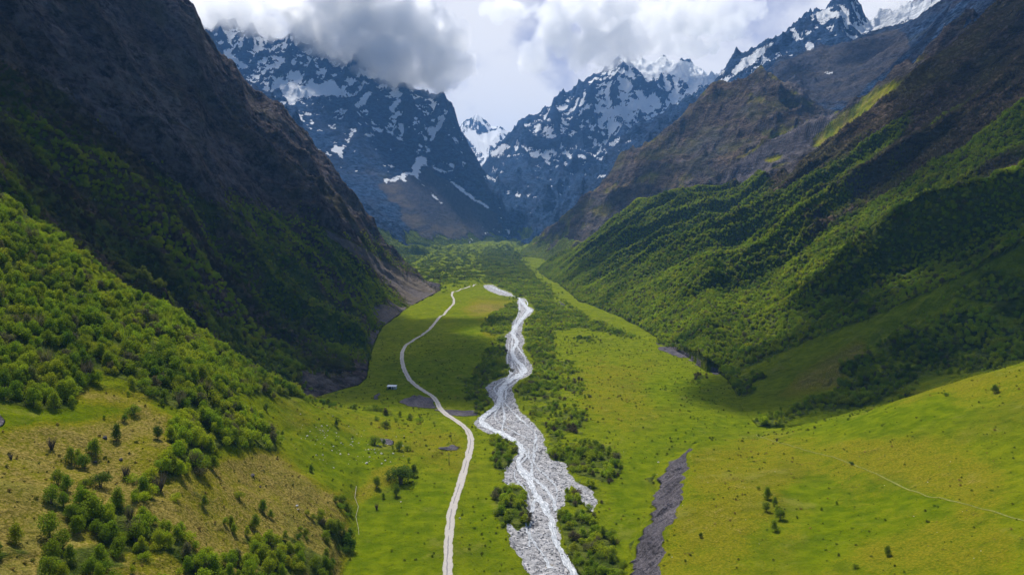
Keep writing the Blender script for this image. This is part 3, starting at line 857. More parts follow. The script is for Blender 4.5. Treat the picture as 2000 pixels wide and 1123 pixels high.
#@@OBJECTS
# ------------------------------------------------------------------ road, path and water laid on the ground
def ribbon(name, pts, wid, off, mat, kind='structure', across=4, step=1.2, wob=0.0, label=None, cat=None):
    """pts: world xy centre line, wid: widths (m)"""
    p = np.array([(q[0], q[1]) for q in pts], float); wd = np.array(wid, float)
    d = np.concatenate([[0], np.cumsum(np.hypot(*(p[1:] - p[:-1]).T))])
    n = max(8, int(d[-1] / step)); s = np.linspace(0, d[-1], n)
    x = np.interp(s, d, p[:, 0]); y = np.interp(s, d, p[:, 1]); ww = np.interp(s, d, wd)
    k = 7
    for _ in range(3):
        pad = lambda v: np.concatenate([np.full(k, v[0]), v, np.full(k, v[-1])])
        x = np.convolve(pad(x), np.ones(2 * k + 1) / (2 * k + 1), 'valid'); y = np.convolve(pad(y), np.ones(2 * k + 1) / (2 * k + 1), 'valid')
    tx = np.gradient(x); ty = np.gradient(y); L = np.hypot(tx, ty); nx, ny = -ty / L, tx / L
    e1 = 1 + wob * fbm(s, s * 0 + 3, 6, 3, .6, 601); e2 = 1 + wob * fbm(s, s * 0 + 9, 6, 3, .6, 602)
    V_ = []
    for j in range(across + 1):
        t = (j / across - .5) * ww * np.where(j / across < .5, e1, e2)
        V_.append(np.stack([x + nx * t, y + ny * t], -1))
    V_ = np.stack(V_, 1)
    z = zat(V_[..., 0], V_[..., 1])
    if name == 'river_water':
        z = (z * .35 + z.mean(1, keepdims=True) * .65)
    z = z + off + V_[..., 1] * .00018
    vv = np.concatenate([V_, z[..., None]], -1).reshape(-1, 3)
    ii = np.arange(n * (across + 1)).reshape(n, across + 1)
    q = np.stack([ii[:-1, :-1], ii[:-1, 1:], ii[1:, 1:], ii[1:, :-1]], -1).reshape(-1, 4)
    fx = np.tile(np.linspace(0, 1, across + 1), n); uvw = np.stack([fx, np.repeat(s, across + 1), fx * 0, fx * 0 + 1], -1)
    o = mesh_np(name, vv, q, mat, True, True, {'strip': uvw})
    return tag(o, label, cat, None, kind)


def px_line(pts):
    out, wid = [], []
    for u, v, wpx in pts:
        h_ = hit(u, v)
        out.append((h_.x, h_.y)); wid.append(wpx)
    return out, wid


def road_material():
    m, g = new_mat('gravel_road')
    pos = g('ShaderNodeNewGeometry').outputs['Position']
    st = g('ShaderNodeSeparateColor'); g.ln(attr(g, 'strip').outputs['Color'], st.inputs[0])
    x_ = g.math('ADD', st.outputs[0], g.math('MULTIPLY', g.math('SUBTRACT', g.noise(pos, .12, 4, .6), .5), .35))
    mid = g.math('SUBTRACT', 1.0, g.step(g.math('ABSOLUTE', g.math('SUBTRACT', x_, .56)), .02, .09))
    n_ = g.noise(pos, 1.1, 5, .7)
    c = g.mix(n_, (.24, .22, .20), (.50, .46, .43))
    c = g.mix(g.math('MULTIPLY', mid, g.step(g.noise(pos, .05, 2, .5), .42, .5)), c, (.17, .16, .17))
    edge = g.step(g.math('ABSOLUTE', g.math('SUBTRACT', st.outputs[0], .5)), .40, .5)
    c = g.mix(g.math('MULTIPLY', edge, g.step(n_, .4, .6)), c, (.20, .20, .06))
    p = g('ShaderNodeBsdfPrincipled'); g.put(p.inputs['Base Color'], c); p.inputs['Roughness'].default_value = .95
    b = g('ShaderNodeBump'); b.inputs['Distance'].default_value = .15; g.ln(n_, b.inputs['Height']); g.ln(b.outputs[0], p.inputs['Normal'])
    g.ln(p.outputs[0], g('ShaderNodeOutputMaterial').inputs['Surface'])
    return m


ROAD = [(873, 1180), (874, 1123), (875, 1080), (878, 1030), (883, 990), (896, 955), (908, 915), (916, 885), (921, 862), (919, 845), (909, 834), (893, 823), (880, 815), (866, 806), (858, 799),
        (855, 787), (850, 777), (838, 769), (815, 757), (800, 743), (789, 722), (785, 703), (785, 688), (792, 674), (815, 660), (835, 647), (850, 630), (862, 617), (878, 602), (886, 594), (887, 586),
        (882, 577), (884, 570), (900, 565), (918, 560), (930, 555)]
rp, _ = px_line([(u, v, 1) for u, v in ROAD])
MR = road_material()
ribbon('road', rp, [3.5] * len(rp), .14, MR, label='pale gravel road winding up the valley left of the river', cat='road', across=6, wob=.22)


def path_material():
    m, g = new_mat('worn_path')
    pos = g('ShaderNodeNewGeometry').outputs['Position']
    n_ = g.noise(pos, .6, 5, .7)
    c = g.mix(g.step(n_, .4, .6), (.11, .13, .012), (.18, .185, .025))
    p = g('ShaderNodeBsdfPrincipled'); g.put(p.inputs['Base Color'], c); p.inputs['Roughness'].default_value = .95
    g.ln(p.outputs[0], g('ShaderNodeOutputMaterial').inputs['Surface'])
    return m


pp, _ = px_line([(u, v, 1) for u, v in [(1474, 844), (1485, 853), (1520, 866), (1560, 876), (1610, 888), (1680, 911), (1740, 938), (1790, 961), (1840, 975), (1900, 988), (1960, 1005), (2040, 1030)]])
ribbon('path', pp, [.5] * len(pp), .07, path_material(), label='faint trodden path crossing the grassy terrace', cat='path', across=2, wob=.5)


def water_material():
    m, g = new_mat('white_water')
    pos = g('ShaderNodeNewGeometry').outputs['Position']
    st = g('ShaderNodeSeparateColor'); g.ln(attr(g, 'strip').outputs['Color'], st.inputs[0])
    cv = g('ShaderNodeCombineXYZ'); g.put(cv.inputs[0], g.math('MULTIPLY', st.outputs[0], 7)); g.put(cv.inputs[1], g.math('MULTIPLY', st.outputs[1], .22)); 
    n1_ = g.noise(cv.outputs[0], 1.2, 5, .65, .6)
    n2_ = g.noise(pos, .9, 5, .7)
    f = g.math('ADD', g.math('MULTIPLY', n1_, .85), g.math('MULTIPLY', n2_, .28))
    c = g.mix(g.step(f, .48, .68), (.26, .29, .33), (.66, .68, .72))
    p = g('ShaderNodeBsdfPrincipled'); g.put(p.inputs['Base Color'], c)
    g.put(p.inputs['Roughness'], g.math('ADD', .18, g.math('MULTIPLY', f, .5)))
    b = g('ShaderNodeBump'); b.inputs['Distance'].default_value = .5; g.ln(f, b.inputs['Height']); g.ln(b.outputs[0], p.inputs['Normal'])
    g.ln(p.outputs[0], g('ShaderNodeOutputMaterial').inputs['Surface'])
    return m


MW = water_material()
W1 = [(1150, 1160, 24), (1122, 1123, 26), (1098, 1085, 20), (1081, 1055, 18), (1078, 1030, 18), (1080, 1012, 16), (1074, 998, 19), (1056, 982, 22), (1042, 965, 17), (1036, 952, 17), (1040, 940, 15), (1030, 928, 22), (1010, 915, 22),
      (1009, 905, 14), (1017, 892, 13), (1021, 878, 13), (1014, 866, 14), (992, 852, 22), (968, 842, 24), (945, 831, 24), (934, 823, 16), (943, 812, 18), (962, 803, 18), (974, 790, 13), (978, 775, 14), (976, 765, 15), (984, 752, 16),
      (1000, 740, 18), (1022, 729, 20), (1024, 718, 14), (1010, 706, 12), (1001, 694, 11), (1000, 684, 11), (1010, 672, 11), (1008, 661, 10), (999, 652, 10), (1004, 642, 12), (1013, 632, 11), (1024, 618, 12),
      (1036, 606, 14), (1026, 600, 10), (1019, 590, 9), (1015, 583, 6), (1004, 579, 3), (990, 574, 3), (976, 568, 5), (964, 563, 5), (955, 559, 3)]
wp, ww_ = px_line(W1)
W2 = [(1042, 968, 8), (1062, 975, 9), (1080, 990, 8), (1094, 992, 7)]
pts_, wds_ = px_line(W1); wm = [w_ * y_ / F * .74 for w_, (x_, y_) in zip(wds_, pts_)]
ribbon('river_water', pts_, wm, .22, MW, label='main white water channel of the river', cat='river', across=10, wob=.55)
pts_, wds_ = px_line([(1010, 925, 6), (1030, 925, 8), (1052, 935, 9), (1066, 955, 10), (1084, 978, 9), (1090, 995, 7), (1079, 1008, 6)]); wm = [w_ * y_ / F for w_, (x_, y_) in zip(wds_, pts_)]
ribbon('river_water', pts_, wm, .16, MW, label='thin side branch of white water over the gravel bar', cat='river', across=4, wob=.6)
bed_l = [(1030, 1123), (1008, 1080), (993, 1045), (1002, 1030), (1036, 1000), (1030, 960), (985, 930), (1000, 900), (1012, 880), (1005, 862), (975, 852), (930, 826), (955, 803), (962, 780), (955, 760), (995, 735), (988, 705), (990, 680), (990, 655), (1003, 630), (1012, 600), (1013, 584)]
bed_r = [(1138, 1123), (1110, 1085), (1090, 1045), (1088, 1030), (1090, 1000), (1098, 960), (1085, 930), (1073, 900), (1072, 880), (1064, 865), (1058, 845), (1040, 822), (1015, 803), (1006, 780), (1003, 760), (1030, 735), (1030, 705), (1018, 680), (1020, 655), (1020, 630), (1038, 605), (1027, 584)]
for q_, (f0, ph, wd_, ve) in enumerate([(.30, .4, 1.3, 1123), (.72, 2.1, 1.1, 1000), (.50, 4.0, .9, 900), (.18, 5.2, .8, 1090)]):
    ln_ = []
    for k_, ((ul, vl), (ur, vr)) in enumerate(zip(bed_l, bed_r)):
        for h2 in (0, .5):
            if h2 and k_ == len(bed_l) - 1: continue
            if h2:
                ul2, vl2 = (ul + bed_l[k_ + 1][0]) / 2, (vl + bed_l[k_ + 1][1]) / 2; ur2 = (ur + bed_r[k_ + 1][0]) / 2
            else: ul2, vl2, ur2 = ul, vl, ur
            f_ = f0 + .24 * math.sin((k_ + h2) * 1.15 + ph) + .08 * math.sin((k_ + h2) * 2.9 + ph * 2)
            if vl2 <= ve: ln_.append((ul2 + (ur2 - ul2) * min(max(f_, .06), .94), vl2, 1))
    pts_, _w = px_line(ln_)
    wl = [wd_ * (1 + .5 * math.sin(k_ * 1.7 + ph)) for k_ in range(len(pts_))]
    ribbon('river_water', pts_, wl, .10 + .01 * q_, MW, label=['thin braid of water near the left side of the gravel bed', 'thin braid of water near the right side of the gravel bed', 'narrow thread of water in the middle of the upper gravel bed', 'narrow thread of water along the left bank of the gravel bed'][q_], cat='river', across=3, wob=.8)

# ------------------------------------------------------------------ foliage
def leaf_material(name, near):
    m, g = new_mat(name)
    pos = g('ShaderNodeNewGeometry').outputs['Position']
    if near:
        oi = g('ShaderNodeObjectInfo')
        tint = oi.outputs['Color']
        rnd = oi.outputs['Random']
    else:
        tint = attr(g, 'tint', 'INSTANCER').outputs['Color']
        rnd = g('ShaderNodeObjectInfo').outputs['Random']
    hsv = g('ShaderNodeHueSaturation')
    g.put(hsv.inputs['Value'], g.math('ADD', .72, g.math('MULTIPLY', g.noise(pos, .8, 3, .7), .55)))
    g.put(hsv.inputs['Hue'], g.math('ADD', .485, g.math('MULTIPLY', rnd, .03)))
    g.ln(tint, hsv.inputs['Color'])
    c = hsv.outputs[0]
    d = g('ShaderNodeBsdfDiffuse'); g.ln(c, d.inputs['Color'])
    t = g('ShaderNodeBsdfTranslucent'); g.ln(c, t.inputs['Color'])
    mx = g('ShaderNodeMixShader'); mx.inputs[0].default_value = .42
    g.ln(d.outputs[0], mx.inputs[1]); g.ln(t.outputs[0], mx.inputs[2])
    g.ln(mx.outputs[0], g('ShaderNodeOutputMaterial').inputs['Surface'])
    return m


def bark_material():
    m, g = new_mat('bark')
    pos = g('ShaderNodeTexCoord').outputs['Object']
    n_ = g.noise(g.scale(pos, (1, 1, .3)), 9, 4, .7)
    c = g.mix(n_, (.05, .04, .03), (.20, .17, .14))
    p = g('ShaderNodeBsdfPrincipled'); g.put(p.inputs['Base Color'], c); p.inputs['Roughness'].default_value = .9
    g.ln(p.outputs[0], g('ShaderNodeOutputMaterial').inputs['Surface'])
    return m


ML_N = leaf_material('leaves_near', True); ML_F = leaf_material('leaves_wood', False); MBK = bark_material()


def crown_arrays(seed, n, size, shape='round'):
    """leaf clumps through the volume of a crown 1 unit high, about .75 wide"""
    r = np.random.RandomState(seed)
    nl_ = {'round': 9, 'tall': 7, 'bush': 8}[shape]
    cs, rs = [], []
    for i in range(nl_):
        t = (i + .5) / nl_
        an = i * 2.4 + r.rand() * 1.2
        if shape == 'round':
            z_ = .25 + .5 * t; rad = .20 * (1 - .8 * abs(t - .4)) * (.6 + .6 * r.rand()); R_ = .23 - .08 * t
        elif shape == 'tall':
            z_ = .20 + .60 * t; rad = .15 * (1 - t) * (.5 + r.rand()); R_ = .25 - .11 * t
        else:
            z_ = .22 + .35 * r.rand(); rad = .34 * math.sqrt(r.rand()); R_ = .20 + .06 * r.rand()
        cs.append((math.cos(an) * rad, math.sin(an) * rad, z_)); rs.append(R_)
    cs = np.array(cs); rs = np.array(rs)
    k = r.choice(nl_, n, p=rs ** 2 / (rs ** 2).sum())
    d = r.normal(size=(n, 3)); d /= np.linalg.norm(d, axis=1, keepdims=True)
    rad = rs[k] * (r.rand(n) ** .33) * (1 + .18 * r.normal(size=n) * (r.rand(n) < .25))
    c = cs[k] + d * rad[:, None] * np.array([1, 1, .95])
    c[:, 2] = np.clip(c[:, 2], .02, 1.05)
    nrm = d * .8 + r.normal(size=(n, 3)) * .55 + np.array([0, 0, .35]); nrm /= np.linalg.norm(nrm, axis=1, keepdims=True)
    t1 = np.cross(nrm, r.normal(size=(n, 3))); t1 /= np.linalg.norm(t1, axis=1, keepdims=True)
    t2 = np.cross(nrm, t1)
    sz = size * (.6 + .8 * r.rand(n))[:, None]
    q = np.stack([c - t1 * sz, c - t2 * sz * .7, c + t1 * sz, c + t2 * sz * .7], 1) + 0
    q[:, 0] += nrm * sz * .25
    return q.reshape(-1, 3), np.arange(n * 4).reshape(n, 4)


def twig_arrays(seed, n):
    r = np.random.RandomState(seed); V_, F_ = [], []
    for i in range(n):
        an = r.rand() * 6.283; sp = .12 + .30 * r.rand(); h_ = .5 + .5 * r.rand()
        b0 = np.array([math.cos(an) * .06, math.sin(an) * .06, 0]); b1 = np.array([math.cos(an) * sp, math.sin(an) * sp, h_])
        m_ = b0 * .45 + b1 * .55 + r.normal(size=3) * .03
        s_ = np.cross(b1 - b0, r.normal(size=3)); s_ /= np.linalg.norm(s_)
        for a_, b_, w0, w1 in ((b0, m_, .016, .010), (m_, b1, .010, .004)):
            k = len(V_); V_ += [a_ - s_ * w0, a_ + s_ * w0, b_ + s_ * w1, b_ - s_ * w1]; F_.append([k, k + 1, k + 2, k + 3])
        for _ in range(3):
            t = .4 + .5 * r.rand(); o_ = b0 * (1 - t) + b1 * t; e = o_ + np.array([r.normal() * .10, r.normal() * .10, .10 + .10 * r.rand()])
            k = len(V_); V_ += [o_ - s_ * .006, o_ + s_ * .006, e + s_ * .003, e - s_ * .003]; F_.append([k, k + 1, k + 2, k + 3])
    return np.array(V_), np.array(F_)


def trunk_arrays(seed, shape):
    """several tapering stems that fork into the crown"""
    r = np.random.RandomState(seed); V_, F_ = [], []

    def limb(p0, p1, r0, r1, n=6):
        p0, p1 = np.array(p0), np.array(p1); ax = p1 - p0; ax = ax / np.linalg.norm(ax)
        s_ = np.cross(ax, [.3, .9, .1]); s_ /= np.linalg.norm(s_); t_ = np.cross(ax, s_)
        k = len(V_)
        for p, rr in ((p0, r0), (p1, r1)):
            for j in range(n):
                a_ = j / n * 6.283; V_.append(p + (s_ * math.cos(a_) + t_ * math.sin(a_)) * rr)
        for j in range(n): F_.append([k + j, k + (j + 1) % n, k + n + (j + 1) % n, k + n + j])
    ns = {'round': 2, 'tall': 1, 'bush': 5}[shape]
    for i in range(ns):
        an = i * 6.283 / ns + r.rand(); lean = .02 if ns == 1 else .07
        a = np.array([math.cos(an) * .015, math.sin(an) * .015, -.05]); b = np.array([math.cos(an) * lean, math.sin(an) * lean, .30])
        limb(a, b, .024, .017)
        for j in range(3):
            a2 = an + (j - 1) * 1.1; c = b + np.array([math.cos(a2) * .12, math.sin(a2) * .12, .22 + .1 * r.rand()]); limb(b, c, .014, .006, 5)
    return np.array(V_), np.array(F_)


def raw(name, VF, mat):
    o = mesh_np(name, VF[0], VF[1], mat, False, False)
    return o


def new_coll(name, items):
    c = bpy.data.collections.new(name)
    for o in items: c.objects.link(o)
    return c


far_protos = new_coll('tree_kinds_far', [raw('kind_%d' % i, crown_arrays(100 + i, 110, .085, s_), ML_F) for i, s_ in enumerate(['round', 'round', 'bush', 'tall'])])
mid_protos = new_coll('tree_kinds_mid', [raw('kindm_%d' % i, crown_arrays(200 + i, 620, .036, s_), ML_F) for i, s_ in enumerate(['round', 'round', 'bush', 'tall'])])
bare_protos = new_coll('tree_kinds_bare', [raw('kindb_%d' % i, twig_arrays(300 + i, 34), ML_F) for i in range(3)])


def scatter_object(name, pos, scl, rot, tint, coll, label, cat, nk, zrot_only=True):
    me = bpy.data.meshes.new(name)
    n = len(pos)
    me.vertices.add(n); me.vertices.foreach_set('co', np.ascontiguousarray(pos, np.float32).ravel())
    r = np.random.RandomState(n)
    for an, ty, dat, key in (('scl', 'FLOAT_VECTOR', scl, 'vector'), ('rot', 'FLOAT_VECTOR', rot, 'vector'), ('tint', 'FLOAT_COLOR', tint, 'color')):
        at = me.attributes.new(an, ty, 'POINT'); at.data.foreach_set(key, np.ascontiguousarray(dat, np.float32).ravel())
    at = me.attributes.new('pick', 'INT', 'POINT'); at.data.foreach_set('value', r.randint(0, nk, n).astype(np.int32))
    me.update()
    o = bpy.data.objects.new(name, me); COL.objects.link(o)
    ng = bpy.data.node_groups.new(name, 'GeometryNodeTree')
    ng.interface.new_socket('Geometry', in_out='INPUT', socket_type='NodeSocketGeometry')
    ng.interface.new_socket('Geometry', in_out='OUTPUT', socket_type='NodeSocketGeometry')
    nd = ng.nodes
    gi = nd.new('NodeGroupInput'); go = nd.new('NodeGroupOutput')
    ip = nd.new('GeometryNodeInstanceOnPoints'); ci = nd.new('GeometryNodeCollectionInfo')
    ci.inputs['Collection'].default_value = coll; ci.inputs['Separate Children'].default_value = True; ci.inputs['Reset Children'].default_value = True

    def na(nm_, ty):
        a = nd.new('GeometryNodeInputNamedAttribute'); a.data_type = ty; a.inputs['Name'].default_value = nm_; return a.outputs['Attribute']
    L = ng.links.new
    L(gi.outputs[0], ip.inputs['Points']); L(ci.outputs[0], ip.inputs['Instance'])
    ip.inputs['Pick Instance'].default_value = True
    L(na('pick', 'INT'), ip.inputs['Instance Index']); L(na('rot', 'FLOAT_VECTOR'), ip.inputs['Rotation']); L(na('scl', 'FLOAT_VECTOR'), ip.inputs['Scale'])
    L(ip.outputs[0], go.inputs[0])
    md = o.modifiers.new('scatter', 'NODES'); md.node_group = ng
    return tag(o, label, cat, None, 'stuff')


# candidate trees: random points in terrain cells, as many as density and area ask for
rs = np.random.RandomState(42)
AREA = (np.diff(A, axis=1)[:-1] * Y[:-1, :-1]) * (np.diff(Y, axis=0)[:, :-1]) / NZ[:-1, :-1] ** .5
D_ = dens[:-1, :-1]
per = np.select([isB[:-1, :-1], isE[:-1, :-1] | isF[:-1, :-1]], [1 / 8.5, 1 / 8.5], 1 / 10.)
far_thin = np.clip(1500 / Y[:-1, :-1], .3, 1)
lam = D_ * AREA * per * far_thin * VIS[:-1, :-1] * (U[:-1, :-1] > -120) * (U[:-1, :-1] < 2120) * (V[:-1, :-1] < 1180)
cnt = rs.poisson(np.clip(lam, 0, 50))
ii, jj = np.nonzero(cnt)
rep = cnt[ii, jj]; ii = np.repeat(ii, rep); jj = np.repeat(jj, rep)
nT = len(ii)
fy_, fx_ = rs.rand(nT), rs.rand(nT)
ty_ = yrow[ii] * (1 - fy_) + yrow[ii + 1] * fy_
tx_ = (acol[jj] * (1 - fx_) + acol[jj + 1] * fx_) * ty_
tz_ = zat(tx_, ty_)
to = owner[ii, jj]; td = dens[ii, jj]; tl = treeline[ii, jj]; tbr = brown[ii, jj]
print('trees', nT)
szn = 1 + fbm(tx_, ty_, 30, 2, .5, 700) * .25
base_h = np.select([to == names.index('B'), to == names.index('E'), to == names.index('F')], [5.9, 4.8, 4.8], 4.2)
base_h = np.where((to == names.index('B')) & (tz_ < 62) & (ty_ < 240), 5.4, base_h)
base_h = np.where((to == names.index('floor')) & (ty_ > 1200), 6.5, base_h)
th = base_h * szn * (.65 + .6 * rs.rand(nT)) * (.6 + .4 * td)
th = th * (1 - .35 * tl)


def tints(x, y, o_, br_, tl_, r_):
    n = len(x)
    c1 = fbm(x, y, 70, 4, .6, 710); c2 = fbm(x, y, 16, 3, .6, 711)
    k = np.clip(.58 + c1 * .5 + c2 * .22 + (r_.rand(n) - .5) * .45, 0, 1)[:, None]
    dark = np.array([.085, .150, .012]); lite = np.array([.330, .425, .016])
    c = dark * (1 - k) + lite * k
    yl = (np.clip(c2 * 1.2 + r_.rand(n) * .5 - .2, 0, 1) * .6)[:, None]
    c = c * (1 - yl) + np.array([.36, .37, .02]) * yl
    bb = np.clip(tl_ * 1.1 + (r_.rand(n) < .07) * .8, 0, 1)[:, None]
    c = c * (1 - bb) + np.array([.120, .095, .070]) * bb
    return np.concatenate([c, np.ones((n, 1))], 1)


bald = np.clip(tl, 0, 1) * (to == names.index('F'))
tint = tints(tx_, ty_, to, tbr, bald * .85, rs)
isEm = to == names.index('E')
e_b = np.clip(fbm(ty_, tx_ * .3, 110, 4, .6, 712) * 1.2 + .30 + np.clip((tz_ - 120) / 160, -.4, .6), 0, 1)
tint[isEm, :3] = tint[isEm, :3] * (1 - e_b[isEm, None]) + np.array([.080, .072, .045]) * e_b[isEm, None]
tint[isEm, :3] *= .85
farf = (ty_ > 1500) & (to == 0)
tint[farf, :3] *= .72
brn = (fbm(tx_, ty_, 35, 3, .6, 714) > .25) & (to == names.index('floor')) & (ty_ < 700) & (td < .62)
tint[brn, :3] = np.array([.105, .085, .045])
pos_ = np.stack([tx_, ty_, tz_ - .15], -1)

# the 300 that show largest become things of their own
pu, pv = project(tx_, ty_, tz_)
inview = (pu > -15) & (pu < 2015) & (pv > 0) & (pv < 1135)
key = np.where(inview, th / ty_, 0)
order = np.argsort(-key)
LONE = [(262, 808, 25, 'b'), (243, 823, 18, 'g'), (203, 817, 9, 'g'), (228, 860, 37, 't'), (309, 857, 31, 'g'), (336, 842, 28, 'g'), (353, 821, 26, 'g'), (101, 878, 27, 'x'), (22, 897, 15, 'x'), (140, 905, 38, 't'), (165, 915, 34, 'g'),
        (187, 890, 40, 't'), (197, 951, 40, 'b'), (168, 988, 38, 't'), (230, 988, 42, 't'), (132, 958, 36, 't'), (100, 982, 42, 'g'), (140, 1013, 36, 'g'), (167, 950, 22, 'b'), (246, 933, 28, 'x'), (319, 917, 30, 'b'), (341, 922, 36, 't'),
        (388, 917, 37, 'b'), (417, 919, 33, 't'), (265, 976, 26, 'g'), (281, 968, 44, 't'), (313, 958, 36, 'x'), (467, 974, 18, 'b'), (399, 990, 28, 't'), (452, 1026, 24, 't'), (499, 1031, 32, 't'), (514, 999, 28, 't'), (529, 1012, 20, 't'),
        (608, 921, 17, 't'), (657, 832, 16, 't'), (543, 851, 13, 'g'), (552, 852, 13, 'g'), (520, 801, 18, 'g'), (98, 1048, 60, 'g'), (367, 1118, 38, 't'), (783, 944, 46, 'b'), (808, 930, 27, 't'), (736, 952, 27, 'g'), (774, 969, 28, 'g'),
        (749, 973, 14, 't'), (736, 995, 14, 'x'), (732, 868, 22, 'b'), (750, 869, 15, 'g'), (780, 879, 22, 'g'), (796, 880, 14, 'b'), (1942, 768, 20, 'g'), (1768, 772, 26, 'b'), (1847, 773, 9, 'b'), (1711, 779, 24, 'b'),
        (1758, 780, 14, 'b'), (1517, 862, 8, 'x'), (1663, 907, 9, 'b'), (1498, 974, 28, 't'), (1513, 988, 22, 't'), (1497, 998, 22, 'g'), (1523, 1015, 28, 'g'), (1513, 1037, 26, 't'), (1369, 1049, 12, 'g'), (1733, 1085, 24, 't'),
        (1604, 997, 9, 't'), (1634, 985, 9, 't'), (1670, 1109, 14, 'b'), (1554, 802, 9, 'b'), (1482, 808, 8, 'b'), (1104, 1028, 0, '')]
near_kinds = {}
for kk, (s_, nv) in {'g': ('round', 3), 't': ('tall', 3), 'b': ('bush', 3)}.items():
    near_kinds[kk] = []
    for q in range(nv):
        cm = raw('crown', crown_arrays(ord(kk) * 10 + q, 1500, .026, s_), ML_N).data
        tm = raw('trunk', trunk_arrays(ord(kk) * 10 + q, s_), MBK).data
        near_kinds[kk].append((cm, tm))
near_kinds['x'] = [(raw('crown', twig_arrays(77 + q, 60), ML_N).data, raw('trunk', trunk_arrays(55 + q, 'bush'), MBK).data) for q in range(2)]
rt = random.Random(5)


def plant(x, y, z, h_, kind, col, label, group=None, wide=1.0):
    cm, tm = rt.choice(near_kinds[kind])
    nm_, cat = ('shrub', 'shrub') if kind in 'bx' else ('tree', 'tree')
    root = bpy.data.objects.new(nm_, None); COL.objects.link(root)
    root.location = (x, y, z - .05); root.rotation_euler = (rt.uniform(-.06, .06), rt.uniform(-.06, .06), rt.uniform(0, 6.28))
    root.empty_display_size = .5
    root.scale = (h_ * wide, h_ * wide, h_)
    tag(root, label, cat, group)
    for nm2, me in (('crown', cm), ('trunk', tm)):
        c = bpy.data.objects.new(nm2, me); COL.objects.link(c); c.parent = root
        if nm2 == 'crown': c.color = col
    return root


def place_words(u, v):
    if u < 700:
        if v > 985: return 'in the dense stand along the bottom left edge of the valley'
        if v > 885 and u > 300: return 'in the open clump halfway down the dry left slope'
        if v > 840: return 'among the scattered trees on the dry left slope'
        return 'at the lower edge of the wood on the near left hillside'
    if u < 935: return 'on the grassy bank left of the gravel road'
    if u < 1042: return 'in the thicket on the left bank of the river'
    if u < 1235: return 'in the thicket on the right bank of the river'
    return 'in the row of low bushes at the foot of the right terrace'


LONEW = {228: 'pointed tree with a dark shadow standing alone beside the dark rock', 101: 'leafless grey shrub standing alone on the dry slope', 22: 'small leafless shrub near the left edge of the dry slope',
         783: 'large round dark green bush on the bank left of the road', 808: 'narrow dark tree close beside the large round bush', 1942: 'dark lone tree near the right edge above the terrace', 1768: 'round bright bush at the shadow edge on the upper terrace',
         467: 'small lone bush in the middle of the dry slope', 608: 'small lone tree on the rim of the lush green patch', 657: 'small dark tree at the top of the lush green patch', 98: 'big leafy tree above the bottom left corner',
         309: 'dark oval tree on the upper dry slope right of the pointed tree', 246: 'leafless grey shrub among green trees on the dry slope', 203: 'tiny bush on the green band above the dry slope', 262: 'spreading shrub at the top of the dry slope',
         1733: 'low shrub near the bottom of the right terrace', 1369: 'tiny dark bush on the terrace beside the grey scarp', 1663: 'low dark shrub beside the faint path on the terrace', 1517: 'brown tuft of twigs beside the start of the faint path',
         367: 'pointed tree at the bottom edge left of the valley', 197: 'broad green bush with a dark shadow left of the middle of the dry slope', 736: 'shrub on the rough bank left of the large round bush',
         736.5: '', 1847: 'tiny bush on the bright grass at the top of the terrace', 1604: 'tiny shrub in the middle of the grassy terrace'}
used_l = set()
SH = {'g': 'rounded leafy tree', 't': 'slim pointed tree', 'b': 'low spreading shrub', 'x': 'leafless grey shrub'}
n_lone = 0
for (u, v, hp, kd) in LONE:
    if not kd: continue
    h_ = hit(u, v)
    dpt = h_.y * CP - (h_.z - H) * SP
    hm = hp * dpt / F * 1.06
    lab = LONEW.get(u)
    grp = None
    if not lab or lab in used_l:
        if u > 1450 and 950 < v < 1050: w2 = 'in the small cluster on the grassy terrace'
        elif u > 1450: w2 = 'on the shaded edge above the grassy terrace'
        elif 720 < u < 810: w2 = 'on the rough bank left of the gravel road'
        elif v < 860: w2 = 'just below the wood on the near left hillside'
        elif u > 440: w2 = 'on the dry slope above the stand at the bottom'
        else: w2 = 'standing on the dry left slope'
        lab = SH[kd] + ' ' + w2; grp = SH[kd] + 's ' + w2
    used_l.add(lab)
    k = rt.random()
    colr = (.14 + .10 * k, .215 + .10 * k, .016, 1) if kd != 'x' else (.10, .085, .06, 1)
    if lab.count('dark'): colr = (.085, .14, .016, 1)
    plant(h_.x, h_.y, h_.z, hm, kd, colr, lab, grp, rt.uniform(.85, 1.1) * (1.25 if kd == 'b' else 1.0))
    n_lone += 1
N_IND = 298 - n_lone
ind = order[:N_IND]
for i in ind:
    br_ = tint[i, 0] > tint[i, 1]
    fl = to[i] == names.index('floor')
    kd = 'x' if (br_ and rs.rand() < .6) else ('b' if (fl and rs.rand() < .8) else ('t' if rs.rand() < .45 else 'g'))
    wd = place_words(pu[i], pv[i])
    plant(tx_[i], ty_[i], tz_[i], th[i] * (.8 if kd == 'b' else 1), kd, tuple(tint[i]), SH[kd] + ' ' + wd, SH[kd] + 's ' + wd, rs.uniform(.9, 1.2) * (1.35 if kd == 'b' else 1))
rest = np.ones(nT, bool); rest[ind] = False

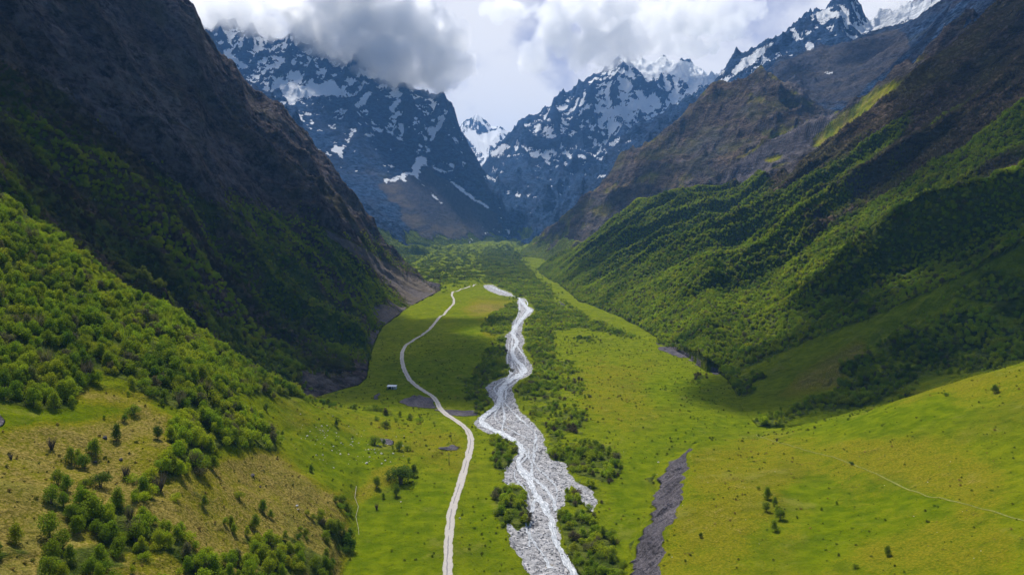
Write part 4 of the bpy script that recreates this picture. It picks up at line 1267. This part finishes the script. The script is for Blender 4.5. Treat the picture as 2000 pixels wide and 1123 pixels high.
# everything further off is a wood
rot = np.stack([rs.normal(size=nT) * .06, rs.normal(size=nT) * .06, rs.rand(nT) * 6.28], -1)
wdt = .85 + .45 * rs.rand(nT) + np.where(to == names.index('floor'), .25, 0)
scl = np.stack([th * wdt, th * wdt, th], -1)
rare = bald > .45
isbare = rest & ((rare & (rs.rand(nT) < .75)) | (rs.rand(nT) < .03))
WOODS = [('hillside_wood', 'B', 'leafy spring wood covering the steep near hillside on the left'), ('dark_wood', 'E', 'dark wood on the lower slopes of the left mountain wall'),
         ('slope_wood', 'F', 'green wood covering the long right hand slope'), ('riverside_wood', 'floor', 'willow and alder scrub along both banks of the river')]
for nm, ow, lab in WOODS:
    m0 = (to == names.index(ow)) | ((ow == 'floor') & ~np.isin(to, [names.index(q) for q in ('B', 'E', 'F')]))
    for sub, cc, sel in (('', mid_protos, rest & ~isbare & (ty_ < 700)), ('', far_protos, rest & ~isbare & (ty_ >= 700)), ('', bare_protos, isbare)):
        m_ = m0 & sel
        if m_.sum() == 0: continue
        l2 = lab + {0: ', near part', 1: ', far part', 2: ', leafless trees'}[[mid_protos, far_protos, bare_protos].index(cc)]
        scatter_object(nm, pos_[m_], scl[m_], rot[m_], tint[m_], cc, l2, 'wood', 3 if cc is bare_protos else 4)

#@@THINGS
# ------------------------------------------------------------------ clouds and haze
def blob_cloud(name, blobs, voxel, disp, density, label, seed=1, aniso=.55, col=(1, 1, 1)):
    """a closed lumpy cloud: ellipsoids merged by remeshing, roughened, filled with an even scattering volume"""
    V_, F_ = [], []
    bm = bmesh.new(); bmesh.ops.create_icosphere(bm, subdivisions=3, radius=1.0)
    sv = np.array([v.co[:] for v in bm.verts]); sf = np.array([[v.index for v in f.verts] for f in bm.faces]); bm.free()
    k = 0
    for (c, r_) in blobs:
        V_.append(sv * np.array(r_) + np.array(c)); F_.append(sf + k); k += len(sv)
    o = mesh_np(name, np.concatenate(V_), np.concatenate(F_), None, True, True)
    rm = o.modifiers.new('merge', 'REMESH'); rm.mode = 'VOXEL'; rm.voxel_size = voxel; rm.use_smooth_shade = True
    for q, (sc_, st_) in enumerate(disp):
        tx = bpy.data.textures.new(name + 'n', 'CLOUDS'); tx.noise_scale = sc_; tx.noise_depth = 3; tx.noise_basis = 'ORIGINAL_PERLIN'
        dm = o.modifiers.new('puff', 'DISPLACE'); dm.texture = tx; dm.texture_coords = 'GLOBAL'; dm.strength = st_; dm.mid_level = .45
    m, g = new_mat(name)
    vol = g('ShaderNodeVolumePrincipled')
    vol.inputs['Color'].default_value = (*col, 1); vol.inputs['Density'].default_value = density; vol.inputs['Anisotropy'].default_value = aniso
    g.ln(vol.outputs[0], g('ShaderNodeOutputMaterial').inputs['Volume'])
    o.data.materials.append(m)
    return tag(o, label, 'cloud', None, 'structure')


def billow_cloud(name, blobs, voxel, density, label, aniso=.5, rough=1.0, scl=150.0):
    """cumulus: a closed lumpy hull holding a scattering volume whose density billows inside it"""
    o = blob_cloud(name, [(c, tuple(np.array(r_) * 1.12)) for c, r_ in blobs], voxel, [(150, 60)], density, label, 1, aniso)
    m = o.data.materials[0]; g = N(m.node_tree)
    pos = g('ShaderNodeNewGeometry').outputs['Position']
    f = None
    for c, r_ in blobs:
        mp = g('ShaderNodeMapping', vector_type='POINT'); g.ln(pos, mp.inputs['Vector'])
        mp.inputs['Scale'].default_value = tuple(1 / q for q in r_); mp.inputs['Location'].default_value = tuple(-a_ / b_ for a_, b_ in zip(c, r_))
        ln_ = g('ShaderNodeVectorMath', operation='LENGTH'); g.ln(mp.outputs[0], ln_.inputs[0])
        if f is None: f = ln_.outputs['Value']
        else:
            sm = g('ShaderNodeMath', operation='SMOOTH_MIN'); g.ln(f, sm.inputs[0]); g.ln(ln_.outputs['Value'], sm.inputs[1]); sm.inputs[2].default_value = .12; f = sm.outputs[0]
    nb = g.noise(pos, 1 / scl, 6, .58, .3)
    v1 = g('ShaderNodeTexVoronoi', feature='SMOOTH_F1'); g.ln(pos, v1.inputs['Vector']); v1.inputs['Scale'].default_value = 1 / (scl * .75); v1.inputs['Smoothness'].default_value = .5
    e = g.math('ADD', g.math('SUBTRACT', .92, f), g.math('ADD', g.math('MULTIPLY', g.math('SUBTRACT', nb, .5), 2.2 * rough), g.math('MULTIPLY', g.math('SUBTRACT', .42, v1.outputs['Distance']), .55 * rough)))
    vol = g('ShaderNodeVolumePrincipled'); vol.inputs['Color'].default_value = (1, 1, 1, 1); vol.inputs['Anisotropy'].default_value = aniso
    g.put(vol.inputs['Density'], g.math('MULTIPLY', g.step(e, 0.0, .26), density))
    g.ln(vol.outputs[0], g('ShaderNodeOutputMaterial').inputs['Volume'])
    m.cycles.volume_step_rate = .5
    return o


def at_px(u, v, y):
    a, t = ray(u, v)
    return (float(a) * y, y, H + float(t) * y)


def px_blobs(lst):
    return [(at_px(u, v, y), (ru * y / F, d_, rv * y / F)) for (u, v, y, ru, rv, d_) in lst]


cl_left = px_blobs([(620, 55, 4500, 70, 60, 200), (690, 90, 4450, 80, 70, 220), (770, 110, 4400, 95, 70, 240), (850, 125, 4400, 75, 62, 200), (905, 130, 4400, 38, 34, 110), (740, 50, 4450, 80, 60, 220), (820, 60, 4420, 85, 70, 220),
                    (660, 20, 4500, 80, 60, 220), (870, 80, 4400, 50, 50, 160), (720, -30, 4500, 140, 70, 260), (590, 30, 4550, 40, 40, 160), (860, 165, 4380, 40, 20, 90), (800, 155, 4380, 50, 22, 110), (640, 60, 4400, 34, 30, 90)])
billow_cloud('cloud', cl_left, 30, .0115, 'big grey bellied cumulus hiding the summit left of the notch', .5, 1.0, 170)
cl_r = px_blobs([(1150, 95, 5500, 60, 46, 200), (1205, 75, 5500, 60, 50, 220), (1095, 70, 5500, 60, 50, 200), (1250, 70, 5500, 50, 40, 180), (1160, 20, 5500, 110, 60, 240), (1320, 40, 5600, 90, 50, 220), (1180, 118, 5500, 40, 22, 120), (1050, 110, 5500, 40, 44, 140), (1330, 92, 5650, 90, 22, 120), (1400, 30, 5700, 90, 50, 220), (1000, 20, 5600, 60, 26, 160)])
billow_cloud('cloud', cl_r, 36, .0085, 'soft grey cloud on the summit ridge right of the notch', .5, 1.25, 190)
cl_w = px_blobs([(450, 40, 4500, 70, 34, 200), (520, 50, 4550, 60, 32, 200), (410, 20, 4500, 50, 40, 200), (570, 30, 4600, 40, 34, 180), (480, 0, 4600, 100, 40, 240)])
billow_cloud('cloud', cl_w, 30, .008, 'bright white cloud resting on the ridge beside the left mountain wall', .6, 1.2, 150)
cl_p = px_blobs([(1720, 0, 3900, 50, 26, 150), (1790, -20, 4000, 60, 26, 150), (1690, -14, 3900, 26, 16, 90)])
blob_cloud('cloud', cl_p, 26, [(160, 70), (60, 30)], .006, 'thin white mist behind the snowy peak at the upper right')
# unseen cloud deck overhead, placed and shaped to cast shade on the valley
DECK = 2050.0


def shade_at(u, v, r_, ry=None, extra=0.0):
    h_ = hit(u, v)
    t_ = (DECK - h_.z) / SUN_DIR.z
    return ((h_.x + SUN_DIR.x * t_, h_.y + SUN_DIR.y * t_, DECK + extra), (r_, ry or r_, 60))


left_shade_deck = [(20, 60, 120), (20, 200, 110), (30, 330, 70), (120, 120, 130), (150, 260, 110), (160, 400, 60), (250, 60, 190), (250, 250, 130), (260, 420, 80), (330, 120, 200), (350, 330, 140), (350, 520, 62), (430, 220, 190), (430, 420, 130),
             (420, 600, 55), (500, 330, 170), (520, 480, 110), (520, 620, 70), (560, 400, 130), (600, 480, 110), (600, 600, 90), (590, 700, 55), (650, 560, 100), (680, 640, 90), (680, 720, 60), (640, 480, 90),
             (740, 720, 62), (800, 755, 52), (840, 720, 60), (890, 755, 52), (900, 700, 55), (860, 668, 60), (780, 668, 60), (935, 775, 26, 40), (740, 660, 60), (820, 640, 48, 30), (960, 690, 30, 40), (900, 628, 50, 18), (960, 625, 40, 16)]
blob_cloud('cloud', [shade_at(*q) for q in left_shade_deck], 22, [(160, 60), (60, 26)], .016, 'unseen long flat cloud shading the left mountain wall', aniso=.6)
right_shade_deck = [(1480, 735, 44), (1540, 760, 50), (1560, 700, 62), (1640, 720, 55), (1640, 650, 60), (1720, 700, 45), (1740, 620, 62), (1830, 660, 40), (1850, 580, 62), (1930, 620, 36), (1960, 540, 60), (1990, 600, 34), 
              (1450, 770, 40), (1640, 590, 40), (1900, 480, 40), (2080, 500, 80), (2100, 620, 40)]
blob_cloud('cloud', [shade_at(*q) for q in right_shade_deck], 22, [(160, 60), (60, 26)], .022, 'unseen flat cloud shading the lower right slope', aniso=.6)
far_shade_deck = [(1900, 150, 130), (1980, 80, 150), (1860, 190, 90), (1760, 290, 60), (1960, 260, 80), (1800, 80, 150), (1880, 60, 150), (1700, 105, 110), (1540, 150, 80), (1250, 370, 160), (1200, 470, 90), (1150, 520, 60)]
blob_cloud('cloud', [shade_at(*q) for q in far_shade_deck], 26, [(200, 80), (70, 34)], .010, 'unseen thin flat cloud shading the upper right slopes', aniso=.6)
head_shade_deck = [(1100, 430, 150), (1000, 460, 120), (1150, 330, 120)]
blob_cloud('cloud', [shade_at(*q) for q in head_shade_deck], 30, [(260, 110), (90, 40)], .010, 'unseen broad thin cloud shading the head of the valley', aniso=.6)
TOP = 1790.0
hz = mesh_np('haze', np.array([(x_, y_, z_) for x_ in (-12500, 12500) for y_ in (-2600, 12200) for z_ in (-24, TOP)], float),
             np.array([[0, 1, 3, 2], [4, 6, 7, 5], [0, 4, 5, 1], [2, 3, 7, 6], [0, 2, 6, 4], [1, 5, 7, 3]]), None, False, True)
m, g = new_mat('haze')
vol = g('ShaderNodeVolumePrincipled')
vol.inputs['Color'].default_value = (.20, .48, 1.0, 1)
vol.inputs['Density'].default_value = 6.0e-5
vol.inputs['Anisotropy'].default_value = .0
g.ln(vol.outputs[0], g('ShaderNodeOutputMaterial').inputs['Volume'])
hz.data.materials.append(m)
tag(hz, 'blue mountain haze filling the valley air', 'haze', None, 'stuff')
# ------------------------------------------------------------------ shed, poles, rocks
def simple_mat(name, c1, c2, sc_=3.0, rough=.8, bump=0.0, metal=0.0):
    m, g = new_mat(name)
    pos = g('ShaderNodeTexCoord').outputs['Object']
    n_ = g.noise(pos, sc_, 5, .65)
    p = g('ShaderNodeBsdfPrincipled'); g.put(p.inputs['Base Color'], g.mix(g.step(n_, .3, .7), c1, c2)); p.inputs['Roughness'].default_value = rough; p.inputs['Metallic'].default_value = metal
    if bump:
        b = g('ShaderNodeBump'); b.inputs['Distance'].default_value = bump; g.ln(n_, b.inputs['Height']); g.ln(b.outputs[0], p.inputs['Normal'])
    g.ln(p.outputs[0], g('ShaderNodeOutputMaterial').inputs['Surface'])
    return m


def boxes(name, bl, mat, parent):
    bm = bmesh.new()
    for (x0, x1, y0, y1, z0, z1) in bl:
        r_ = bmesh.ops.create_cube(bm, size=1.0)
        for v in r_['verts']:
            v.co = Vector(((x0 + x1) / 2 + v.co.x * (x1 - x0), (y0 + y1) / 2 + v.co.y * (y1 - y0), (z0 + z1) / 2 + v.co.z * (z1 - z0)))
    me = bpy.data.meshes.new(name); bm.to_mesh(me); bm.free(); me.materials.append(mat)
    o = bpy.data.objects.new(name, me); COL.objects.link(o); o.parent = parent
    return o


hs = hit(766, 759)
shed = bpy.data.objects.new('shed', None); shed.location = (hs.x, hs.y, hs.z); shed.rotation_euler = (0, 0, -.12); COL.objects.link(shed)
tag(shed, 'small white shed with a pale metal roof and an open dark bay on the meadow', 'shed')
m_white = simple_mat('painted_board', (.50, .52, .54), (.70, .72, .73)); m_roof = simple_mat('pale_metal', (.42, .47, .55), (.62, .67, .74), 2, .5); m_dark = simple_mat('board_and_shade', (.02, .02, .022), (.05, .045, .045))
boxes('wall', [(-.1, 3.2, -1.5, 1.4, -.3, 2.1), (-3.3, -.1, 1.28, 1.4, -.3, 2.1), (-3.3, -3.18, -1.5, 1.28, -.3, 2.1)], m_white, shed)
boxes('bay_shade', [(-3.15, -.13, 1.18, 1.26, 0, 2.05)], m_dark, shed)  # dark sheet painted in for the shade inside the open bay
rf = boxes('roof', [(-3.6, 3.5, -1.9, 1.8, 2.14, 2.26)], m_roof, shed); rf.rotation_euler = (math.radians(9), 0, 0); rf.location = (0, 0, .12)
boxes('post', [(-3.2, -3.08, -1.62, -1.51, -.3, 2.0)], m_dark, shed)
boxes('door', [(.5, 1.4, -1.56, -1.505, 0, 1.9)], m_dark, shed)
wn = boxes('window', [(2.0, 2.8, -1.56, -1.505, 1.0, 1.6)], m_dark, shed)
m_wood = simple_mat('weathered_wood', (.05, .042, .036), (.13, .11, .09), 4)
for (u, v, hp, lab) in [(877, 908, 26, 'dark wooden pole with a crossarm left of the road, the nearer one'), (881, 860, 17, 'small dark wooden pole further up beside the road, the distant one')]:
    hpnt = hit(u, v)
    pl = bpy.data.objects.new('utility_pole', None); pl.location = hpnt; COL.objects.link(pl); tag(pl, lab, 'pole')
    hh_ = hp * hpnt.y / F
    bm = bmesh.new(); bmesh.ops.create_cone(bm, cap_ends=True, segments=8, radius1=.16, radius2=.10, depth=hh_ + .6)
    for v_ in bm.verts: v_.co.z += hh_ / 2 - .3
    me = bpy.data.meshes.new('post'); bm.to_mesh(me); bm.free(); me.materials.append(m_wood); po = bpy.data.objects.new('post', me); COL.objects.link(po); po.parent = pl
    boxes('crossarm', [(-.7, .7, -.19, -.11, hh_ * .88, hh_ * .88 + .12)], m_wood, pl)
    boxes('brace', [(.12, .2, .1, .5, -.2, hh_ * .3)], m_wood, pl)


def rock_mesh(name, seed, sub=3):
    r = np.random.RandomState(seed)
    bm = bmesh.new(); bmesh.ops.create_icosphere(bm, subdivisions=sub, radius=.5)
    pl_ = [(r.normal(size=3), .30 + .12 * r.rand()) for _ in range(9)]
    for v in bm.verts:
        c = np.array(v.co[:])
        for n_, d_ in pl_:
            n1_ = n_ / np.linalg.norm(n_); k = c @ n1_
            if k > d_: c = c - n1_ * (k - d_) * .9
        c = c * np.array([1, .8, .62]); c = c + .02 * r.normal(size=3); v.co = c
    me = bpy.data.meshes.new(name); bm.to_mesh(me); bm.free()
    return me


M_PALE = simple_mat('pale_stone', (.38, .37, .36), (.68, .67, .65), 5, .9, .05); M_DARK = simple_mat('dark_stone', (.035, .030, .034), (.11, .095, .10), 5, .9, .05)
pale_m = [rock_mesh('boulder', 900 + q) for q in range(5)]; dark_m = [rock_mesh('boulder', 950 + q) for q in range(3)]
for me in pale_m: me.materials.append(M_PALE)
for me in dark_m: me.materials.append(M_DARK)


def boulder(u, v, wpx, ms, label, group=None, flat=1.0):
    h_ = hit(u, v); s_ = wpx * h_.y / F
    o = bpy.data.objects.new('boulder', rt.choice(ms)); COL.objects.link(o)
    o.location = (h_.x, h_.y, h_.z + s_ * .12 * flat); o.scale = (s_, s_, s_ * flat); o.rotation_euler = (rt.uniform(-.2, .2), rt.uniform(-.2, .2), rt.uniform(0, 6.28))
    return tag(o, label, 'boulder', group)


boulder(205, 856, 11, dark_m, 'dark purple outcrop beside the lone pointed tree', None, 1.3)
boulder(186, 903, 8, dark_m, 'black boulder at the foot of the small clump of trees on the dry slope', None, 1.2)
boulder(236, 898, 9, dark_m, 'dark slanting boulder right of the clump on the dry slope', None, 1.2)
boulder(493, 928, 11, dark_m, 'dark flat rock on the middle of the dry slope', None, .8)
boulder(508, 951, 6, dark_m, 'small dark rock just below the dark flat rock on the dry slope')
boulder(580, 988, 6, pale_m, 'white rock on the lower dry slope near the stand of trees')
boulder(582, 995, 4, pale_m, 'smaller white rock just below the white rock on the lower dry slope')
boulder(783, 980, 4, pale_m, 'single white stone in the green grass left of the road')
boulder(898, 1012, 5, pale_m, 'single white stone just right of the road')
boulder(1286, 903, 5, pale_m, 'single pale stone at the top of the grey scarp')
boulder(628, 832, 5, pale_m, 'pale rock near the upper left corner of the lush green patch')
boulder(745, 886, 6, pale_m, 'pale rock at the upper edge of the lush green patch, left of a similar one', None)
boulder(768, 886, 5, pale_m, 'pale rock at the right edge of the lush green patch')
boulder(716, 905, 7, pale_m, 'largest pale rock inside the lush green patch')
for k in range(95):
    t_ = rt.random(); u = rt.uniform(585, 790); v = 838 + rt.gauss(0, 1) * 14 + (u - 585) * .16 + rt.uniform(0, 60) * rt.random()
    boulder(u, v, rt.choice([1.6, 2, 2.4, 3, 3.8]) * rt.uniform(.8, 1.3), pale_m, 'small white stone strewn over the lush green patch of the left slope', 'white stones on the lush green patch')
for k in range(45):
    boulder(rt.uniform(1180, 1960), rt.uniform(880, 1100), rt.uniform(1.4, 2.8), rt.choice([pale_m, dark_m]), 'small stone lying in the grass of the right terrace', 'stones on the right terrace', .8)
# shingle on the river bars: nobody could count it
bm_i, bm_j = np.nonzero((bedv > .5) & (Y < 900))
kk_ = rs.choice(len(bm_i), 11000, p=(Y[bm_i, bm_j] ** 1.3) / (Y[bm_i, bm_j] ** 1.3).sum()); bi, bj = bm_i[kk_], bm_j[kk_]
sy_ = yrow[bi] * (1 + rs.normal(size=len(bi)) * .002); sx_ = acol[bj] * sy_ + rs.normal(size=len(bi)) * .5; sz_ = zat(sx_, sy_)
ss_ = .25 + .9 * rs.rand(len(bi)) ** 4
stone_c = new_coll('stone_kinds', [])
mst, g = new_mat('river_stone')
g_t = attr(g, 'tint', 'INSTANCER').outputs['Color']; p = g('ShaderNodeBsdfPrincipled'); g.ln(g_t, p.inputs['Base Color']); p.inputs['Roughness'].default_value = .85
g.ln(p.outputs[0], g('ShaderNodeOutputMaterial').inputs['Surface'])
for q in range(4):
    me = rock_mesh('stone', 980 + q, 2); me.materials.append(mst); stone_c.objects.link(bpy.data.objects.new('stone_%d' % q, me))
gt = (.10 + .42 * rs.rand(len(bi)) ** 1.3)[:, None] * np.array([1, .99, 1.03])
scatter_object('river_stones', np.stack([sx_, sy_, sz_ + ss_ * .12], -1), np.stack([ss_] * 3, -1), np.stack([rs.rand(len(bi)) * .4, rs.rand(len(bi)) * .4, rs.rand(len(bi)) * 6.28], -1),
               np.concatenate([gt, np.ones((len(bi), 1))], 1), stone_c, 'grey and white stones covering the gravel bars of the river', 'stones', 4)
# tufts and low heath on the open ground: nobody could count them
og = (np.isin(owner[:-1, :-1], [0, names.index('B'), names.index('C')])) & (D_ < .3) & (bedv[:-1, :-1] < .05) & (scree[:-1, :-1] < .2) & (Y[:-1, :-1] < 760) & VIS[:-1, :-1] & (U[:-1, :-1] > -60) & (U[:-1, :-1] < 2060) & (V[:-1, :-1] < 1150)
tn = fbm(X[:-1, :-1], Y[:-1, :-1], 24, 4, .65, 800)
lam2 = og * AREA * (.022 + .10 * np.clip(tn - .05, 0, 1) ** 1.3 + .10 * np.clip(dry[:-1, :-1] - .6, 0, 1))
c2_ = rs.poisson(np.clip(lam2, 0, 20)); gi_, gj_ = np.nonzero(c2_)
gyy_ = yrow[gi_] * (1 + rs.rand(len(gi_)) * .003); gxx_ = (acol[gj_] + rs.rand(len(gi_)) * .0013) * gyy_; gzz_ = zat(gxx_, gyy_)
rd = np.min([np.hypot(gxx_ - x_, gyy_ - y_) for x_, y_ in zip(np.interp(np.linspace(0, len(rp) - 1, 160), range(len(rp)), [q[0] for q in rp]), np.interp(np.linspace(0, len(rp) - 1, 160), range(len(rp)), [q[1] for q in rp]))], axis=0)
kp = rd > 3.5; gxx_, gyy_, gzz_, gi_, gj_ = gxx_[kp], gyy_[kp], gzz_[kp], gi_[kp], gj_[kp]
ng_ = len(gxx_); print('tufts', ng_)
gs_ = (.32 + .75 * rs.rand(ng_) ** 2.5) * (1 + .4 * (gyy_ > 350))
kd_ = (rs.rand(ng_) + np.clip(dry[gi_, gj_], 0, 1) * .5)[:, None]
gc_ = np.where(kd_ > .95, np.array([.26, .20, .05]), np.where(kd_ > .45, np.array([.075, .095, .012]), np.array([.10, .15, .010]))) * (.7 + .6 * rs.rand(ng_))[:, None]
scatter_object('grass_tufts', np.stack([gxx_, gyy_, gzz_ - .05], -1), np.stack([gs_ * 1.5, gs_ * 1.5, gs_], -1), np.stack([gs_ * 0, gs_ * 0, rs.rand(ng_) * 6.28], -1), np.concatenate([gc_, np.ones((ng_, 1))], 1), far_protos, 'coarse grass tufts and low heath dotted over the open slopes', 'grass', 4)
# driftwood-grey fallen stems on the rough bank
bt = [(696, 950), (693, 972), (700, 990), (695, 1010), (700, 1032), (701, 1045)]
p3 = [hit(*q) + Vector((0, 0, .25)) for q in bt]
cu = bmesh.new(); prev = None
for q, c_ in enumerate(p3):
    ring = [cu.verts.new(c_ + Vector((math.cos(a_) * .09, 0, math.sin(a_) * .09)) * (1 - .1 * q)) for a_ in np.linspace(0, 6.28, 7)[:-1]]
    if prev:
        for k in range(6): cu.faces.new((prev[k], prev[(k + 1) % 6], ring[(k + 1) % 6], ring[k]))
    prev = ring
me = bpy.data.meshes.new('fallen_trunk'); cu.to_mesh(me); cu.free(); me.materials.append(simple_mat('dead_wood', (.30, .27, .22), (.50, .46, .38)))
ft = bpy.data.objects.new('fallen_trunk', me); COL.objects.link(ft); tag(ft, 'thin pale dead stem lying down the bank beside the bottom stand of trees', 'fallen trunk')
print('terrain top', float(Z.max()), 'low', float(Z.min()))
